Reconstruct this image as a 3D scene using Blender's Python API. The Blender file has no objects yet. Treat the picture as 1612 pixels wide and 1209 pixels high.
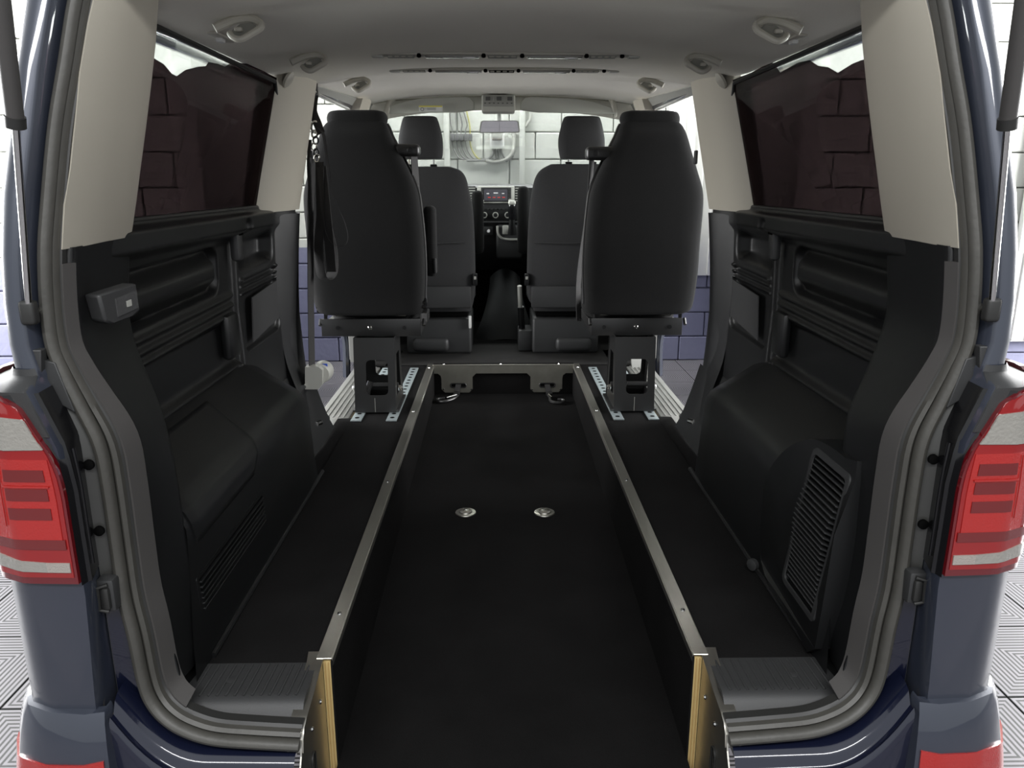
import bpy, bmesh, math, random
from math import sin, cos, pi, radians, atan, hypot
from mathutils import Vector, Matrix
from mathutils.geometry import tessellate_polygon
random.seed(7)
D = bpy.data; S = bpy.context.scene; COL = S.collection

# ------------------------------------------------------------------ camera
F = 1210.0; PIT = atan(320/F); YAW = atan(23/F*cos(PIT)); H = 1.62; CX = -0.03
cam = D.cameras.new('camera'); camo = D.objects.new('camera', cam); COL.objects.link(camo)
cam.sensor_width = 36; cam.lens = 36*F/1612; cam.clip_start = 0.02
camo.location = (CX, 0, H); camo.rotation_euler = (pi/2-PIT, 0, -YAW)
S.camera = camo

# ------------------------------------------------------------------ light
W = D.worlds.new('world'); S.world = W; W.use_nodes = True
W.node_tree.nodes['Background'].inputs[0].default_value = (0.93, 0.97, 1.0, 1)
W.node_tree.nodes['Background'].inputs[1].default_value = 0.36
def area(name, loc, rot, sx, sy, power, col=(1, 1, 1)):
    l = D.lights.new(name, 'AREA'); l.shape = 'RECTANGLE'; l.size = sx; l.size_y = sy; l.energy = power; l.color = col
    o = D.objects.new(name, l); COL.objects.link(o); o.location = loc; o.rotation_euler = rot
    return o
area('side_fill_light', (-5.0, 3.7, 2.15), (0, radians(-85), 0), 2.6, 2.9, 300)  # added fill panels either side, brightening the headliner; no real fitting there
area('side_fill_light', (5.0, 3.7, 2.15), (0, radians(85), 0), 2.6, 2.9, 300)  # matching added fill on the right
area('ceiling_lamp', (0, -1.2, 3.3), (radians(24), 0, 0), 4.5, 0.4, 80)
area('ceiling_lamp', (0, 6.45, 3.3), (radians(10), 0, 0), 3.4, 0.2, 60)
S.view_settings.view_transform = 'Standard'; S.view_settings.look = 'None'
S.view_settings.gamma = 1; S.view_settings.use_curve_mapping = False
S.view_settings.exposure = 1.0

# ------------------------------------------------------------------ measuring: photograph pixel -> point on a real plane of the van
cp, sp = cos(PIT), sin(PIT); cy_, sy_ = cos(YAW), sin(YAW)
def ray(px, py):
    a = (px-806)/F; b = -(py-604.5)/F
    x = a; y = cp+b*sp; z = -sp+b*cp
    return (x*cy_+y*sy_, -x*sy_+y*cy_, z)
def AZ(px, py, z): r = ray(px, py); t = (z-H)/r[2]; return Vector((CX+r[0]*t, r[1]*t, z))
def AY(px, py, y): r = ray(px, py); t = y/r[1]; return Vector((CX+r[0]*t, y, H+r[2]*t))
def AX(px, py, x): r = ray(px, py); t = (x-CX)/r[0]; return Vector((x, r[1]*t, H+r[2]*t))

# ------------------------------------------------------------------ materials
def mat(name, col, rough=0.5, metal=0.0, bump=0.0, scale=60, var=0.0, vscale=3, coat=0.0, emit=None, estr=1, spec=0.5, aniso=None, sheen=0):
    m = D.materials.new(name); m.use_nodes = True; n = m.node_tree; b = n.nodes['Principled BSDF']
    b.inputs['Base Color'].default_value = (*col, 1); b.inputs['Roughness'].default_value = rough
    b.inputs['Metallic'].default_value = metal; b.inputs['Specular IOR Level'].default_value = spec
    b.inputs['Coat Weight'].default_value = coat; b.inputs['Coat Roughness'].default_value = 0.04
    if sheen: b.inputs['Sheen Weight'].default_value = sheen
    tc = n.nodes.new('ShaderNodeTexCoord')
    mp = n.nodes.new('ShaderNodeMapping'); n.links.new(tc.outputs['Object'], mp.inputs[0])
    if aniso: mp.inputs['Scale'].default_value = aniso
    if var > 0:
        t = n.nodes.new('ShaderNodeTexNoise'); t.inputs['Scale'].default_value = vscale; t.inputs['Detail'].default_value = 4
        n.links.new(mp.outputs[0], t.inputs['Vector'])
        r = n.nodes.new('ShaderNodeMix'); r.data_type = 'RGBA'
        r.inputs[6].default_value = (*[c*(1-var) for c in col], 1); r.inputs[7].default_value = (*[min(1, c*(1+var)) for c in col], 1)
        n.links.new(t.outputs[0], r.inputs[0]); n.links.new(r.outputs[2], b.inputs['Base Color'])
    if bump > 0:
        t = n.nodes.new('ShaderNodeTexNoise'); t.inputs['Scale'].default_value = scale; t.inputs['Detail'].default_value = 3
        n.links.new(mp.outputs[0], t.inputs['Vector'])
        u = n.nodes.new('ShaderNodeBump'); u.inputs['Strength'].default_value = bump; u.inputs['Distance'].default_value = 0.002
        n.links.new(t.outputs[0], u.inputs['Height']); n.links.new(u.outputs[0], b.inputs['Normal'])
    if emit:
        b.inputs['Emission Color'].default_value = (*emit, 1); b.inputs['Emission Strength'].default_value = estr
    return m
def glass(name, tint, rough=0.0, refl=0.5):
    m = D.materials.new(name); m.use_nodes = True; n = m.node_tree; n.nodes.remove(n.nodes['Principled BSDF'])
    out = n.nodes['Material Output']
    t = n.nodes.new('ShaderNodeBsdfTransparent'); t.inputs[0].default_value = (*tint, 1)
    g = n.nodes.new('ShaderNodeBsdfGlossy'); g.inputs['Roughness'].default_value = rough
    f = n.nodes.new('ShaderNodeFresnel'); f.inputs[0].default_value = 1.45
    k = n.nodes.new('ShaderNodeMath'); k.operation = 'MULTIPLY'; k.inputs[1].default_value = refl
    x = n.nodes.new('ShaderNodeMixShader')
    n.links.new(f.outputs[0], k.inputs[0]); n.links.new(k.outputs[0], x.inputs[0])
    n.links.new(t.outputs[0], x.inputs[1]); n.links.new(g.outputs[0], x.inputs[2]); n.links.new(x.outputs[0], out.inputs[0])
    return m
M = {}
M['plastic'] = mat('black_plastic', (0.0060, 0.0063, 0.0066), 0.36, bump=0.25, scale=900, spec=0.42)
M['plastic2'] = mat('dark_grey_plastic', (0.028, 0.0285, 0.029), 0.48, bump=0.2, scale=700)
M['plastic_gloss'] = mat('black_gloss', (0.008, 0.008, 0.009), 0.18)
M['band'] = mat('grey_plastic_band', (0.052, 0.049, 0.047), 0.55, bump=0.1, scale=500)
M['rubber'] = mat('rubber', (0.050, 0.048, 0.042), 0.5, bump=0.3, scale=90, var=0.2, vscale=25)
M['rubber_dark'] = mat('dark_rubber', (0.018, 0.018, 0.017), 0.5)
M['beige'] = mat('beige_trim', (0.43, 0.40, 0.335), 0.6, bump=0.15, scale=800)
M['headliner'] = mat('headliner', (0.78, 0.755, 0.68), 0.9, bump=0.4, scale=700, var=0.03, vscale=200)
M['headgrey'] = mat('grey_visor_cloth', (0.48, 0.48, 0.43), 0.85, bump=0.3, scale=500)
M['handle'] = mat('handle_plastic', (0.50, 0.48, 0.42), 0.4)
M['carpet'] = mat('carpet', (0.0078, 0.0075, 0.0075), 0.95, bump=0.9, scale=420, var=0.5, vscale=5, spec=0.08)
M['carpet_front'] = mat('front_carpet', (0.018, 0.0175, 0.017), 0.95, bump=0.9, scale=380, var=0.3, vscale=9, spec=0.15)
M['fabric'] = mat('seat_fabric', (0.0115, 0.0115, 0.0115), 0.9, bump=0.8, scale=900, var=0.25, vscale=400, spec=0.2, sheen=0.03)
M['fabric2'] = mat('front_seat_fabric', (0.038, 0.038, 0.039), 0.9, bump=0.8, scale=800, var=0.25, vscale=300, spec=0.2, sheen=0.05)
M['vinyl'] = mat('seat_edge_vinyl', (0.013, 0.013, 0.013), 0.38)
M['steel_black'] = mat('black_steel', (0.018, 0.018, 0.018), 0.35, bump=0.05, scale=300)
M['paint'] = mat('navy_paint_reflecting', (0.034, 0.040, 0.058), 0.36, metal=0.3, coat=1.0)  # body navy, base greyed to stand for reflections of bright surroundings
M['paint_dark'] = mat('navy_paint_dark', (0.006, 0.008, 0.022), 0.2, metal=0.1, coat=1.0)  # same body navy, darker copy without the reflection grey
M['paint_in'] = mat('navy_paint_inside', (0.05, 0.05, 0.047), 0.4, coat=0.3)
M['alu'] = mat('aluminium', (0.66, 0.64, 0.58), 0.33, metal=1.0, bump=0.15, scale=40, var=0.12, vscale=9, aniso=(3, 0.6, 3))
M['alu_dull'] = mat('dull_aluminium', (0.30, 0.29, 0.25), 0.42, metal=1.0, bump=0.1, scale=25, var=0.25, vscale=14)
M['zinc'] = mat('zinc', (0.62, 0.70, 0.72), 0.42, metal=0.8, var=0.2, vscale=60)
M['chrome'] = mat('chrome', (0.75, 0.75, 0.73), 0.15, metal=1.0)
M['silver'] = mat('silver_sill', (0.26, 0.26, 0.245), 0.4, metal=0.3)
M['silver_box'] = mat('silver_plastic', (0.50, 0.50, 0.46), 0.4, metal=0.2)
M['ply'] = mat('plywood', (0.52, 0.39, 0.17), 0.7, var=0.12, vscale=30, aniso=(40, 4, 1))
M['ply_dark'] = mat('plywood_ply', (0.42, 0.27, 0.10), 0.7, var=0.2, vscale=30)
M['hole'] = mat('hole_black', (0.003, 0.003, 0.003), 0.9, spec=0.05)
M['card'] = mat('grey_card_panel', (0.022, 0.022, 0.023), 0.6)
M['webbing'] = mat('webbing', (0.022, 0.021, 0.021), 0.75, bump=0.6, scale=500)
M['red_lens'] = mat('red_lens', (0.24, 0.008, 0.008), 0.12, coat=1.0, emit=(0.7, 0.01, 0.01), estr=0.0)
M['red_frame'] = mat('red_frame', (0.11, 0.005, 0.008), 0.12, coat=1.0)
M['red_bright'] = mat('bright_red_lens', (0.34, 0.013, 0.010), 0.25, coat=1.0, bump=0.5, scale=250)
M['red_bar'] = mat('dark_red_lens', (0.13, 0.010, 0.010), 0.2, coat=1.0)
M['clear_lens'] = mat('clear_lens', (0.26, 0.25, 0.225), 0.15, coat=1.0, bump=0.8, scale=160)
M['dotted'] = mat('dotted_lens', (0.32, 0.29, 0.26), 0.3, coat=1.0, bump=1.0, scale=500)
M['clear_glass'] = glass('clear_glass', (0.955, 0.975, 0.965), 0, 0.35)
M['tint_glass'] = glass('privacy_tint', (0.160, 0.128, 0.136), 0, 0.12)
M['mirror'] = mat('mirror', (0.8, 0.8, 0.8), 0.02, metal=1.0)
M['lamp_clear'] = mat('lamp_lens', (0.06, 0.06, 0.06), 0.12, coat=1.0, bump=0.6, scale=200)
M['screen'] = mat('screen', (0.02, 0.02, 0.025), 0.12, emit=(0.25, 0.25, 0.28), estr=0.10)
M['screen_text'] = mat('screen_text', (0.5, 0.5, 0.5), 0.3, emit=(0.6, 0.6, 0.6), estr=0.25)
M['screen_red'] = mat('screen_red', (0.3, 0.02, 0.02), 0.3, emit=(0.5, 0.06, 0.05), estr=0.25)
M['dash'] = mat('dash_plastic', (0.022, 0.022, 0.023), 0.45, bump=0.2, scale=500)
M['dash_top'] = mat('dash_top', (0.03, 0.03, 0.03), 0.4)
M['white'] = mat('white_plastic', (0.72, 0.72, 0.70), 0.45)
M['yellow'] = mat('yellow_label', (0.75, 0.66, 0.12), 0.5)
M['yellow_cable'] = mat('yellow_cable', (0.42, 0.40, 0.12), 0.5)
M['grey_cable'] = mat('grey_cable', (0.20, 0.20, 0.19), 0.5)
M['grey_box'] = mat('grey_box', (0.14, 0.14, 0.14), 0.6)
M['blue_badge'] = mat('blue_badge', (0.03, 0.08, 0.45), 0.4)
M['darkprint'] = mat('dark_print', (0.09, 0.09, 0.085), 0.6)
M['panelgrey'] = mat('console_grey', (0.30, 0.30, 0.275), 0.6)

def wall_material():
    m = D.materials.new('painted_block'); m.use_nodes = True; n = m.node_tree; b = n.nodes['Principled BSDF']
    b.inputs['Roughness'].default_value = 0.7
    g = n.nodes.new('ShaderNodeNewGeometry'); s = n.nodes.new('ShaderNodeSeparateXYZ'); n.links.new(g.outputs['Position'], s.inputs[0])
    lt = n.nodes.new('ShaderNodeMath'); lt.operation = 'LESS_THAN'; lt.inputs[1].default_value = 1.045; n.links.new(s.outputs['Z'], lt.inputs[0])
    mx = n.nodes.new('ShaderNodeMix'); mx.data_type = 'RGBA'
    mx.inputs[6].default_value = (0.54, 0.55, 0.51, 1); mx.inputs[7].default_value = (0.20, 0.205, 0.30, 1)
    n.links.new(lt.outputs[0], mx.inputs[0]); n.links.new(mx.outputs[2], b.inputs['Base Color'])
    t = n.nodes.new('ShaderNodeTexNoise'); t.inputs['Scale'].default_value = 22; t.inputs['Detail'].default_value = 5
    n.links.new(g.outputs['Position'], t.inputs['Vector'])
    u = n.nodes.new('ShaderNodeBump'); u.inputs['Strength'].default_value = 0.5; u.inputs['Distance'].default_value = 0.006
    n.links.new(t.outputs[0], u.inputs['Height']); n.links.new(u.outputs[0], b.inputs['Normal'])
    return m
M['block'] = wall_material()
def tile_material():
    # interlocking floor tile: concentric square ribs, light top, dark slots between
    m = D.materials.new('ribbed_tile'); m.use_nodes = True; n = m.node_tree; b = n.nodes['Principled BSDF']
    b.inputs['Roughness'].default_value = 0.45
    tc = n.nodes.new('ShaderNodeTexCoord'); s = n.nodes.new('ShaderNodeSeparateXYZ'); n.links.new(tc.outputs['Object'], s.inputs[0])
    def mt(op, a, bb=None):
        k = n.nodes.new('ShaderNodeMath'); k.operation = op
        if hasattr(a, 'links'): n.links.new(a, k.inputs[0])
        else: k.inputs[0].default_value = a
        if bb is not None:
            if hasattr(bb, 'links'): n.links.new(bb, k.inputs[1])
            else: k.inputs[1].default_value = bb
        return k.outputs[0]
    r = mt('MAXIMUM', mt('ABSOLUTE', s.outputs['X']), mt('ABSOLUTE', s.outputs['Y']))
    w = mt('FRACT', mt('MULTIPLY', r, 1/0.0168))
    slot = mt('GREATER_THAN', w, 0.55)
    mx = n.nodes.new('ShaderNodeMix'); mx.data_type = 'RGBA'
    mx.inputs[6].default_value = (0.215, 0.205, 0.222, 1); mx.inputs[7].default_value = (0.014, 0.014, 0.015, 1)
    n.links.new(slot, mx.inputs[0]); n.links.new(mx.outputs[2], b.inputs['Base Color'])
    u = n.nodes.new('ShaderNodeBump'); u.inputs['Strength'].default_value = 0.6; u.inputs['Distance'].default_value = 0.004; u.invert = True
    n.links.new(slot, u.inputs['Height']); n.links.new(u.outputs[0], b.inputs['Normal'])
    return m
M['tile'] = tile_material()
M['slab'] = mat('slab', (0.16, 0.15, 0.16), 0.8)

# ------------------------------------------------------------------ mesh helpers
def smoothpath(pts, n=6, closed=False):
    P = [Vector(p) for p in pts]; out = []; L = len(P)
    for i in range(L if closed else L-1):
        p0 = P[(i-1) % L] if (closed or i > 0) else P[0]*2-P[1]
        p1 = P[i]; p2 = P[(i+1) % L]
        p3 = P[(i+2) % L] if (closed or i+2 < L) else P[-1]*2-P[-2]
        for k in range(n):
            t = k/n
            out.append(0.5*((2*p1)+(p2-p0)*t+(2*p0-5*p1+4*p2-p3)*t*t+(3*p1-p0-3*p2+p3)*t**3))
    if not closed: out.append(P[-1].copy())
    return out
class G:
    def __init__(s): s.v = []; s.f = []
    def add(s, vs, fs):
        o = len(s.v); s.v += [Vector(v) for v in vs]; s.f += [tuple(i+o for i in f) for f in fs]; return s
    def bm(s, b):
        b.verts.ensure_lookup_table(); b.verts.index_update()
        s.add([v.co.copy() for v in b.verts], [[v.index for v in f.verts] for f in b.faces]); b.free(); return s
    def box(s, c, d, r=0.0, seg=2, rot=None):
        b = bmesh.new(); bmesh.ops.create_cube(b, size=1)
        for v in b.verts: v.co = Vector((v.co.x*d[0], v.co.y*d[1], v.co.z*d[2]))
        if r > 0: bmesh.ops.bevel(b, geom=list(b.edges), offset=min(r, min(d)*0.49), segments=seg, profile=0.5, affect='EDGES')
        m = Matrix.Translation(Vector(c)) @ (rot.to_4x4() if rot else Matrix.Identity(4))
        bmesh.ops.transform(b, matrix=m, verts=b.verts); return s.bm(b)
    def tube(s, pts, r, n=10, cap=True, closed=False, sm=0):
        P = smoothpath(pts, sm, closed) if sm else [Vector(p) for p in pts]
        L = len(P); vs = []; up = None
        for i, p in enumerate(P):
            a = P[(i-1) % L] if (closed or i > 0) else P[0]; c = P[(i+1) % L] if (closed or i < L-1) else P[-1]
            t = (c-a).normalized()
            if up is None: up = t.orthogonal().normalized()
            up = (up-t*up.dot(t)).normalized(); w = t.cross(up)
            rr = r(i/(L-1)) if callable(r) else r
            for k in range(n): vs.append(p+(up*cos(2*pi*k/n)+w*sin(2*pi*k/n))*rr)
        fs = []
        for i in range(L if closed else L-1):
            j = (i+1) % L
            for k in range(n): fs.append((i*n+k, i*n+(k+1) % n, j*n+(k+1) % n, j*n+k))
        if cap and not closed: fs.append(tuple(range(n))); fs.append(tuple(range((L-1)*n, L*n)))
        return s.add(vs, fs)
    def lathe(s, c, prof, axis=(0, 0, 1), n=20):
        ax = Vector(axis).normalized(); u = ax.orthogonal().normalized(); w = ax.cross(u); c = Vector(c); vs = []; fs = []
        for r, h in prof:
            for k in range(n): vs.append(c+ax*h+(u*cos(2*pi*k/n)+w*sin(2*pi*k/n))*max(r, 1e-5))
        for i in range(len(prof)-1):
            for k in range(n): fs.append((i*n+k, i*n+(k+1) % n, (i+1)*n+(k+1) % n, (i+1)*n+k))
        fs.append(tuple(range(n))); fs.append(tuple(range((len(prof)-1)*n, len(prof)*n)))
        return s.add(vs, fs)
    def strap(s, pts, wid, th=0.0015, wdir=(1, 0, 0), sm=5):
        P = smoothpath(pts, sm); vs = []; fs = []; L = len(P)
        for i, p in enumerate(P):
            t = (P[min(i+1, L-1)]-P[max(i-1, 0)]).normalized(); wd = Vector(wdir(i/(L-1)) if callable(wdir) else wdir)
            wd = (wd-t*wd.dot(t)).normalized(); nn = t.cross(wd)
            for a, b in ((-1, -1), (1, -1), (1, 1), (-1, 1)): vs.append(p+wd*a*wid/2+nn*b*th/2)
        for i in range(L-1):
            for k in range(4): fs.append((i*4+k, i*4+(k+1) % 4, i*4+4+(k+1) % 4, i*4+4+k))
        fs += [(0, 1, 2, 3), tuple(range(L*4-4, L*4))]
        return s.add(vs, fs)
    def plate(s, poly, holes, fn, th):
        # poly/holes: 2d lists; fn(a,b,t) -> 3d, t in 0..th
        loops = [poly]+list(holes); flat = [p for l in loops for p in l]
        tris = tessellate_polygon([[Vector((p[0], p[1], 0)) for p in l] for l in loops]); n = len(flat)
        vs = [fn(p[0], p[1], 0) for p in flat]+[fn(p[0], p[1], th) for p in flat]
        fs = [tuple(t) for t in tris]+[tuple(i+n for i in reversed(t)) for t in tris]
        o = 0
        for l in loops:
            for k in range(len(l)): a = o+k; b = o+(k+1) % len(l); fs.append((a, b, b+n, a+n))
            o += len(l)
        return s.add(vs, fs)
    def grid(s, fn, nu, nv, th=0):
        vs = [Vector(fn(i/nu, j/nv)) for j in range(nv+1) for i in range(nu+1)]
        fs = [(j*(nu+1)+i, j*(nu+1)+i+1, (j+1)*(nu+1)+i+1, (j+1)*(nu+1)+i) for j in range(nv) for i in range(nu)]
        if th:
            N = len(vs); me = D.meshes.new('t'); me.from_pydata(vs, [], fs); me.update()
            nr = [v.normal.copy() for v in me.vertices]; D.meshes.remove(me)
            vs2 = [v-nr[i]*th for i, v in enumerate(vs)]; fs2 = [tuple(i+N for i in reversed(f)) for f in fs]
            edge = [i for i in range(nu+1)]+[(j)*(nu+1)+nu for j in range(1, nv+1)]+[nv*(nu+1)+i for i in range(nu-1, -1, -1)]+[j*(nu+1) for j in range(nv-1, 0, -1)]
            sd = [(edge[k], edge[(k+1) % len(edge)], edge[(k+1) % len(edge)]+N, edge[k]+N) for k in range(len(edge))]
            vs = vs+vs2; fs = fs+fs2+sd
        return s.add(vs, fs)
    def build(s, name, m, parent=None, sx=1, smooth=True, angle=35, mod=None):
        vs = [Vector((v.x*sx, v.y, v.z)) for v in s.v]
        mn = Vector([min(v[i] for v in vs) for i in range(3)]); mx = Vector([max(v[i] for v in vs) for i in range(3)])
        c = Vector(((mn.x+mx.x)/2, (mn.y+mx.y)/2, mn.z))
        me = D.meshes.new(name); me.from_pydata([v-c for v in vs], [], s.f); me.materials.append(m)
        b = bmesh.new(); b.from_mesh(me); bmesh.ops.remove_doubles(b, verts=b.verts, dist=1e-6)
        bmesh.ops.recalc_face_normals(b, faces=b.faces); b.to_mesh(me); b.free()
        if smooth:
            me.polygons.foreach_set('use_smooth', [True]*len(me.polygons)); me.set_sharp_from_angle(angle=radians(angle))
        o = D.objects.new(name, me); COL.objects.link(o)
        if parent is not None:
            o.parent = parent; o.location = c-world_loc(parent)
        else: o.location = c
        return o
def world_loc(o):
    l = Vector(o.location)
    while o.parent: o = o.parent; l += Vector(o.location)
    return l
def thing(name, label, cat, loc=(0, 0, 0), group=None):
    o = D.objects.new(name, None); o.empty_display_size = 0.1; COL.objects.link(o); o.location = loc
    o['label'] = label; o['category'] = cat
    if group: o['group'] = group
    return o
def tag(o, label=None, cat=None, group=None, kind=None):
    for k, v in (('label', label), ('category', cat), ('group', group), ('kind', kind)):
        if v: o[k] = v
    return o
def dup(o, loc, parent=None):
    c = o.copy(); COL.objects.link(c); c.location = loc; c.parent = parent or o.parent; return c
def rrect(x0, y0, x1, y1, r, n=5):
    out = []
    for cx, cy, a in ((x1-r, y1-r, 0), (x0+r, y1-r, 90), (x0+r, y0+r, 180), (x1-r, y0+r, 270)):
        for k in range(n+1): t = radians(a+90*k/n); out.append((cx+r*cos(t), cy+r*sin(t)))
    return out
def lerp(a, b, t): return a+(b-a)*t
def interp(tab, x):
    if x <= tab[0][0]: return tab[0][1]
    for (a, u), (b, v) in zip(tab, tab[1:]):
        if x <= b: return u+(v-u)*(x-a)/(b-a)
    return tab[-1][1]
def sstep(a, b, x): t = min(1, max(0, (x-a)/(b-a))); return t*t*(3-2*t)

# ------------------------------------------------------------------ the garage
floor = G().box((0, 2.5, -0.03), (14, 12, 0.04)).build('floor', M['slab'], smooth=False); tag(floor, 'grey interlocking ribbed tile floor of the garage', kind='structure')
TS = 0.40
tg = G().box((0, 0, 0.0), (TS-0.003, TS-0.003, 0.018), 0.002, 1)
t0 = tg.build('floor_tile', M['tile'], floor); t0.location = (0, 0, 0)
first = True
fl = world_loc(floor)
for i in range(-10, 10):
    for j in range(-3, 19):
        x = (i+0.5)*TS; y = 0.1+(j+0.5)*TS
        if abs(x) < 0.85 and 2.0 < y < 6.2: continue
        if y > 5.1 and abs(x) > 2.0: continue
        if y > 6.9 or (y < 0.6 and abs(x) > 1.6): continue
        loc = (x-fl.x, y-fl.y, -0.001-fl.z)
        if first: t0.location = loc; first = False
        else: dup(t0, loc)
def blockwall(name, x0, x1, y, label, face='y', z1=3.15, xr=None):
    # wall of painted blocks, each block a part; face 'y' looks towards -y, otherwise towards +-x
    BL, BH = 0.45, 0.225
    g = G()
    if face == 'y': g.box(((x0+x1)/2, y+0.08, z1/2), (x1-x0, 0.12, z1))
    else: g.box((y+0.08*xr, (x0+x1)/2, z1/2), (0.12, x1-x0, z1))
    w = g.build(name, M['block'], smooth=False); tag(w, label, kind='structure'); wl = world_loc(w)
    proto = {}
    for r in range(int(z1/BH)):
        z = BH*(r+0.5)
        x = x0-(BL/2 if r % 2 else 0)
        while x < x1-0.02:
            a = max(x, x0)+0.004; b = min(x+BL, x1)-0.004; x += BL
            if b-a < 0.03: continue
            key = round(b-a, 3); j = random.uniform(-0.003, 0.003)
            c = Vector(((a+b)/2, y+j, z)) if face == 'y' else Vector((y+j, (a+b)/2, z))
            if key not in proto:
                d = (b-a, 0.06, BH-0.008) if face == 'y' else (0.06, b-a, BH-0.008)
                o = G().box((0, 0, 0), d, 0.007, 1).build('wall_block', M['block'], w); o.location = c-wl+Vector((0, 0, 0))-Vector((0, 0, (BH-0.008)/2)); proto[key] = o
            else: dup(proto[key], c-wl-Vector((0, 0, (BH-0.008)/2)))
blockwall('wall_front', -1.95, 1.95, 7.0, 'white and lilac painted block wall seen through the windscreen')
blockwall('wall_left', -4.6, -1.95, 5.25, 'painted block wall left of the van')
blockwall('wall_right', 1.95, 4.6, 5.25, 'painted block wall right of the van')
for s, nm in ((-1, 'trim_1'), (1, 'trim_2')):
    g = G().box((s*1.995, 6.10, 1.575), (0.12, 1.84, 3.15)); tag(g.build(nm, M['block'], smooth=False), 'painted return of the block wall', kind='structure')
# white boards leaning on the right
g = G().box((1.66, 6.88, 1.95), (0.46, 0.03, 2.3), 0.004)
for k in range(5): g.box((1.48+k*0.09, 6.86, 1.95), (0.012, 0.02, 2.28), 0.004)
tag(g.build('wall_board', M['white']), 'white ribbed board on the wall seen through the right door opening', 'board', 'white boards')
p = AY(1598, 540, 5.1)
g = G().box((p.x+0.12, 5.17, p.z+1.2), (0.34, 0.05, 2.4), 0.006)
for k in range(3): g.box((p.x+0.0+k*0.1, 5.14, p.z+1.2), (0.02, 0.02, 2.38), 0.006)
tag(g.build('wall_board', M['white']), 'tall white board on the wall beyond the right tail light', 'board', 'white boards')

# cables, clamp strip and junction box on the front wall
YW = 6.945
def W2(px, py): return AY(px, py, YW)
cb = thing('cable_clamp', 'grey clamp strip holding a row of cables on the front wall', 'clamp', W2(727, 222))
a = W2(709, 211); b = W2(744, 222)
for k in range(5):
    x = lerp(a.x, b.x, (k+0.5)/5)
    G().box((x, YW-0.01, (a.z+b.z)/2), ((b.x-a.x)/5-0.004, 0.035, abs(a.z-b.z)), 0.004).build('clamp_block', M['grey_box'], cb)
tops = [(709, 178), (713, 178), (719.5, 178), (722, 178), (727, 178), (730, 178), (733, 178)]
ends = [(712, 711, 752), (719, 719, 757), (726, 726, 760), (733, 732, 764), (740, 738, 768)]
for k, (x0, xc, xe) in enumerate(ends):
    m = 'yellow_cable' if k == 4 else 'grey_cable'
    top = [(708, 150), (717, 150), (717, 150), (722, 150), (728, 150)][k]
    mid = [(709, 190), (718, 190), (727, 192), (735, 193), (738, 190)][k]
    pts = [W2(*top), W2(*mid), W2(x0, 205), W2(x0, 225), W2(x0+5, 240), W2(x0+14, 250), W2(xe, 252+k*0.6), W2(xe+12, 252.5)]
    tag(G().tube(pts, 0.0055, 8, sm=5).build('wall_cable', M[m]),
        ['leftmost grey cable running down through the clamp strip', 'second grey cable from the left in the clamp strip', 'middle grey cable in the clamp strip', 'grey cable next to the yellow one in the clamp strip', 'yellow cable at the right end of the clamp strip'][k], 'cable', 'cables on the front wall')
jb = thing('junction_box', 'pale grey electrical box on the front wall below the mirror', 'electrical box', W2(783, 236))
g = G(); a = W2(771, 204); b = W2(794, 234)
g.box(((a.x+b.x)/2, YW-0.02, (a.z+b.z)/2), (b.x-a.x, 0.11, abs(a.z-b.z)), 0.02, 3); g.build('box_body', M['white'], jb)
G().box(((a.x+b.x)/2, YW-0.085, (a.z+b.z)/2+0.03), ((b.x-a.x)*0.75, 0.03, 0.09), 0.015, 3).build('box_window', M['grey_box'] if False else M['silver_box'], jb)
for k in range(4):
    pts = [W2(776+k*4, 233), W2(777+k*4.5, 242), W2(768+k*10, 250+k), W2(750+k*12, 252.5) if k < 2 else W2(800, 252), W2(735+k*10, 253) if k < 2 else W2(808, 245)]
    G().tube(pts, 0.009, 8, sm=5).build('cable', M['grey_cable'], jb)
pts = [W2(809, 205), W2(809, 228), W2(806, 242), W2(796, 251), W2(780, 255), W2(765, 253)]
tag(G().tube(pts, 0.016, 8, sm=5).build('wall_conduit', M['silver_box']), 'thick grey conduit curving up right of the electrical box', 'conduit')
for px, lb in ((703, 'vertical white pipe left of the clamp strip'), (822, 'vertical white pipe right of the electrical box')):
    p = W2(px, 200); tag(G().box((p.x, YW+0.0, 1.9), (0.05, 0.05, 2.4), 0.012).build('wall_pipe', M['block']), lb, 'pipe', 'white wall pipes')
p0 = W2(835, 182)
tag(G().tube([p0+Vector((0, 0, 0.35)), p0, W2(832, 192), W2(826, 200), W2(816, 204)], 0.012, 8, sm=5).build('wall_hose', M['silver_box']), 'pale hose curving beside the right edge of the mirror', 'hose')

# ------------------------------------------------------------------ the van
van = thing('van', 'dark navy van seen from behind with its tailgate open', 'van', (0, 3.6, 0))
# rear opening path (left half), pixel of the seal bulb + depth
SP = [(472, 1172, 1.28), (400, 1168, 1.28), (340, 1163, 1.285), (300, 1152, 1.29), (268, 1135, 1.30), (243, 1110, 1.31), (227, 1075, 1.315), (211, 1000, 1.32), (196, 940, 1.325),
      (185, 868, 1.33), (171, 770, 1.33), (157, 700, 1.33), (128, 640, 1.33), (103, 590, 1.33), (84, 545, 1.33), (75, 480, 1.335), (72, 400, 1.345), (76, 330, 1.36), (88, 200, 1.39), (104, 100, 1.415), (120, 0, 1.44),
      (142, -90, 1.46), (190, -160, 1.475), (300, -195, 1.48), (500, -205, 1.48), (783, -208, 1.48)]
LP = [AY(*p) for p in SP]
LP[-1].x = 0
LPs = smoothpath(LP, 5)
NL = len(LPs)
FULL = LPs + [Vector((-p.x, p.y, p.z)) for p in reversed(LPs[:-1])]
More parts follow.
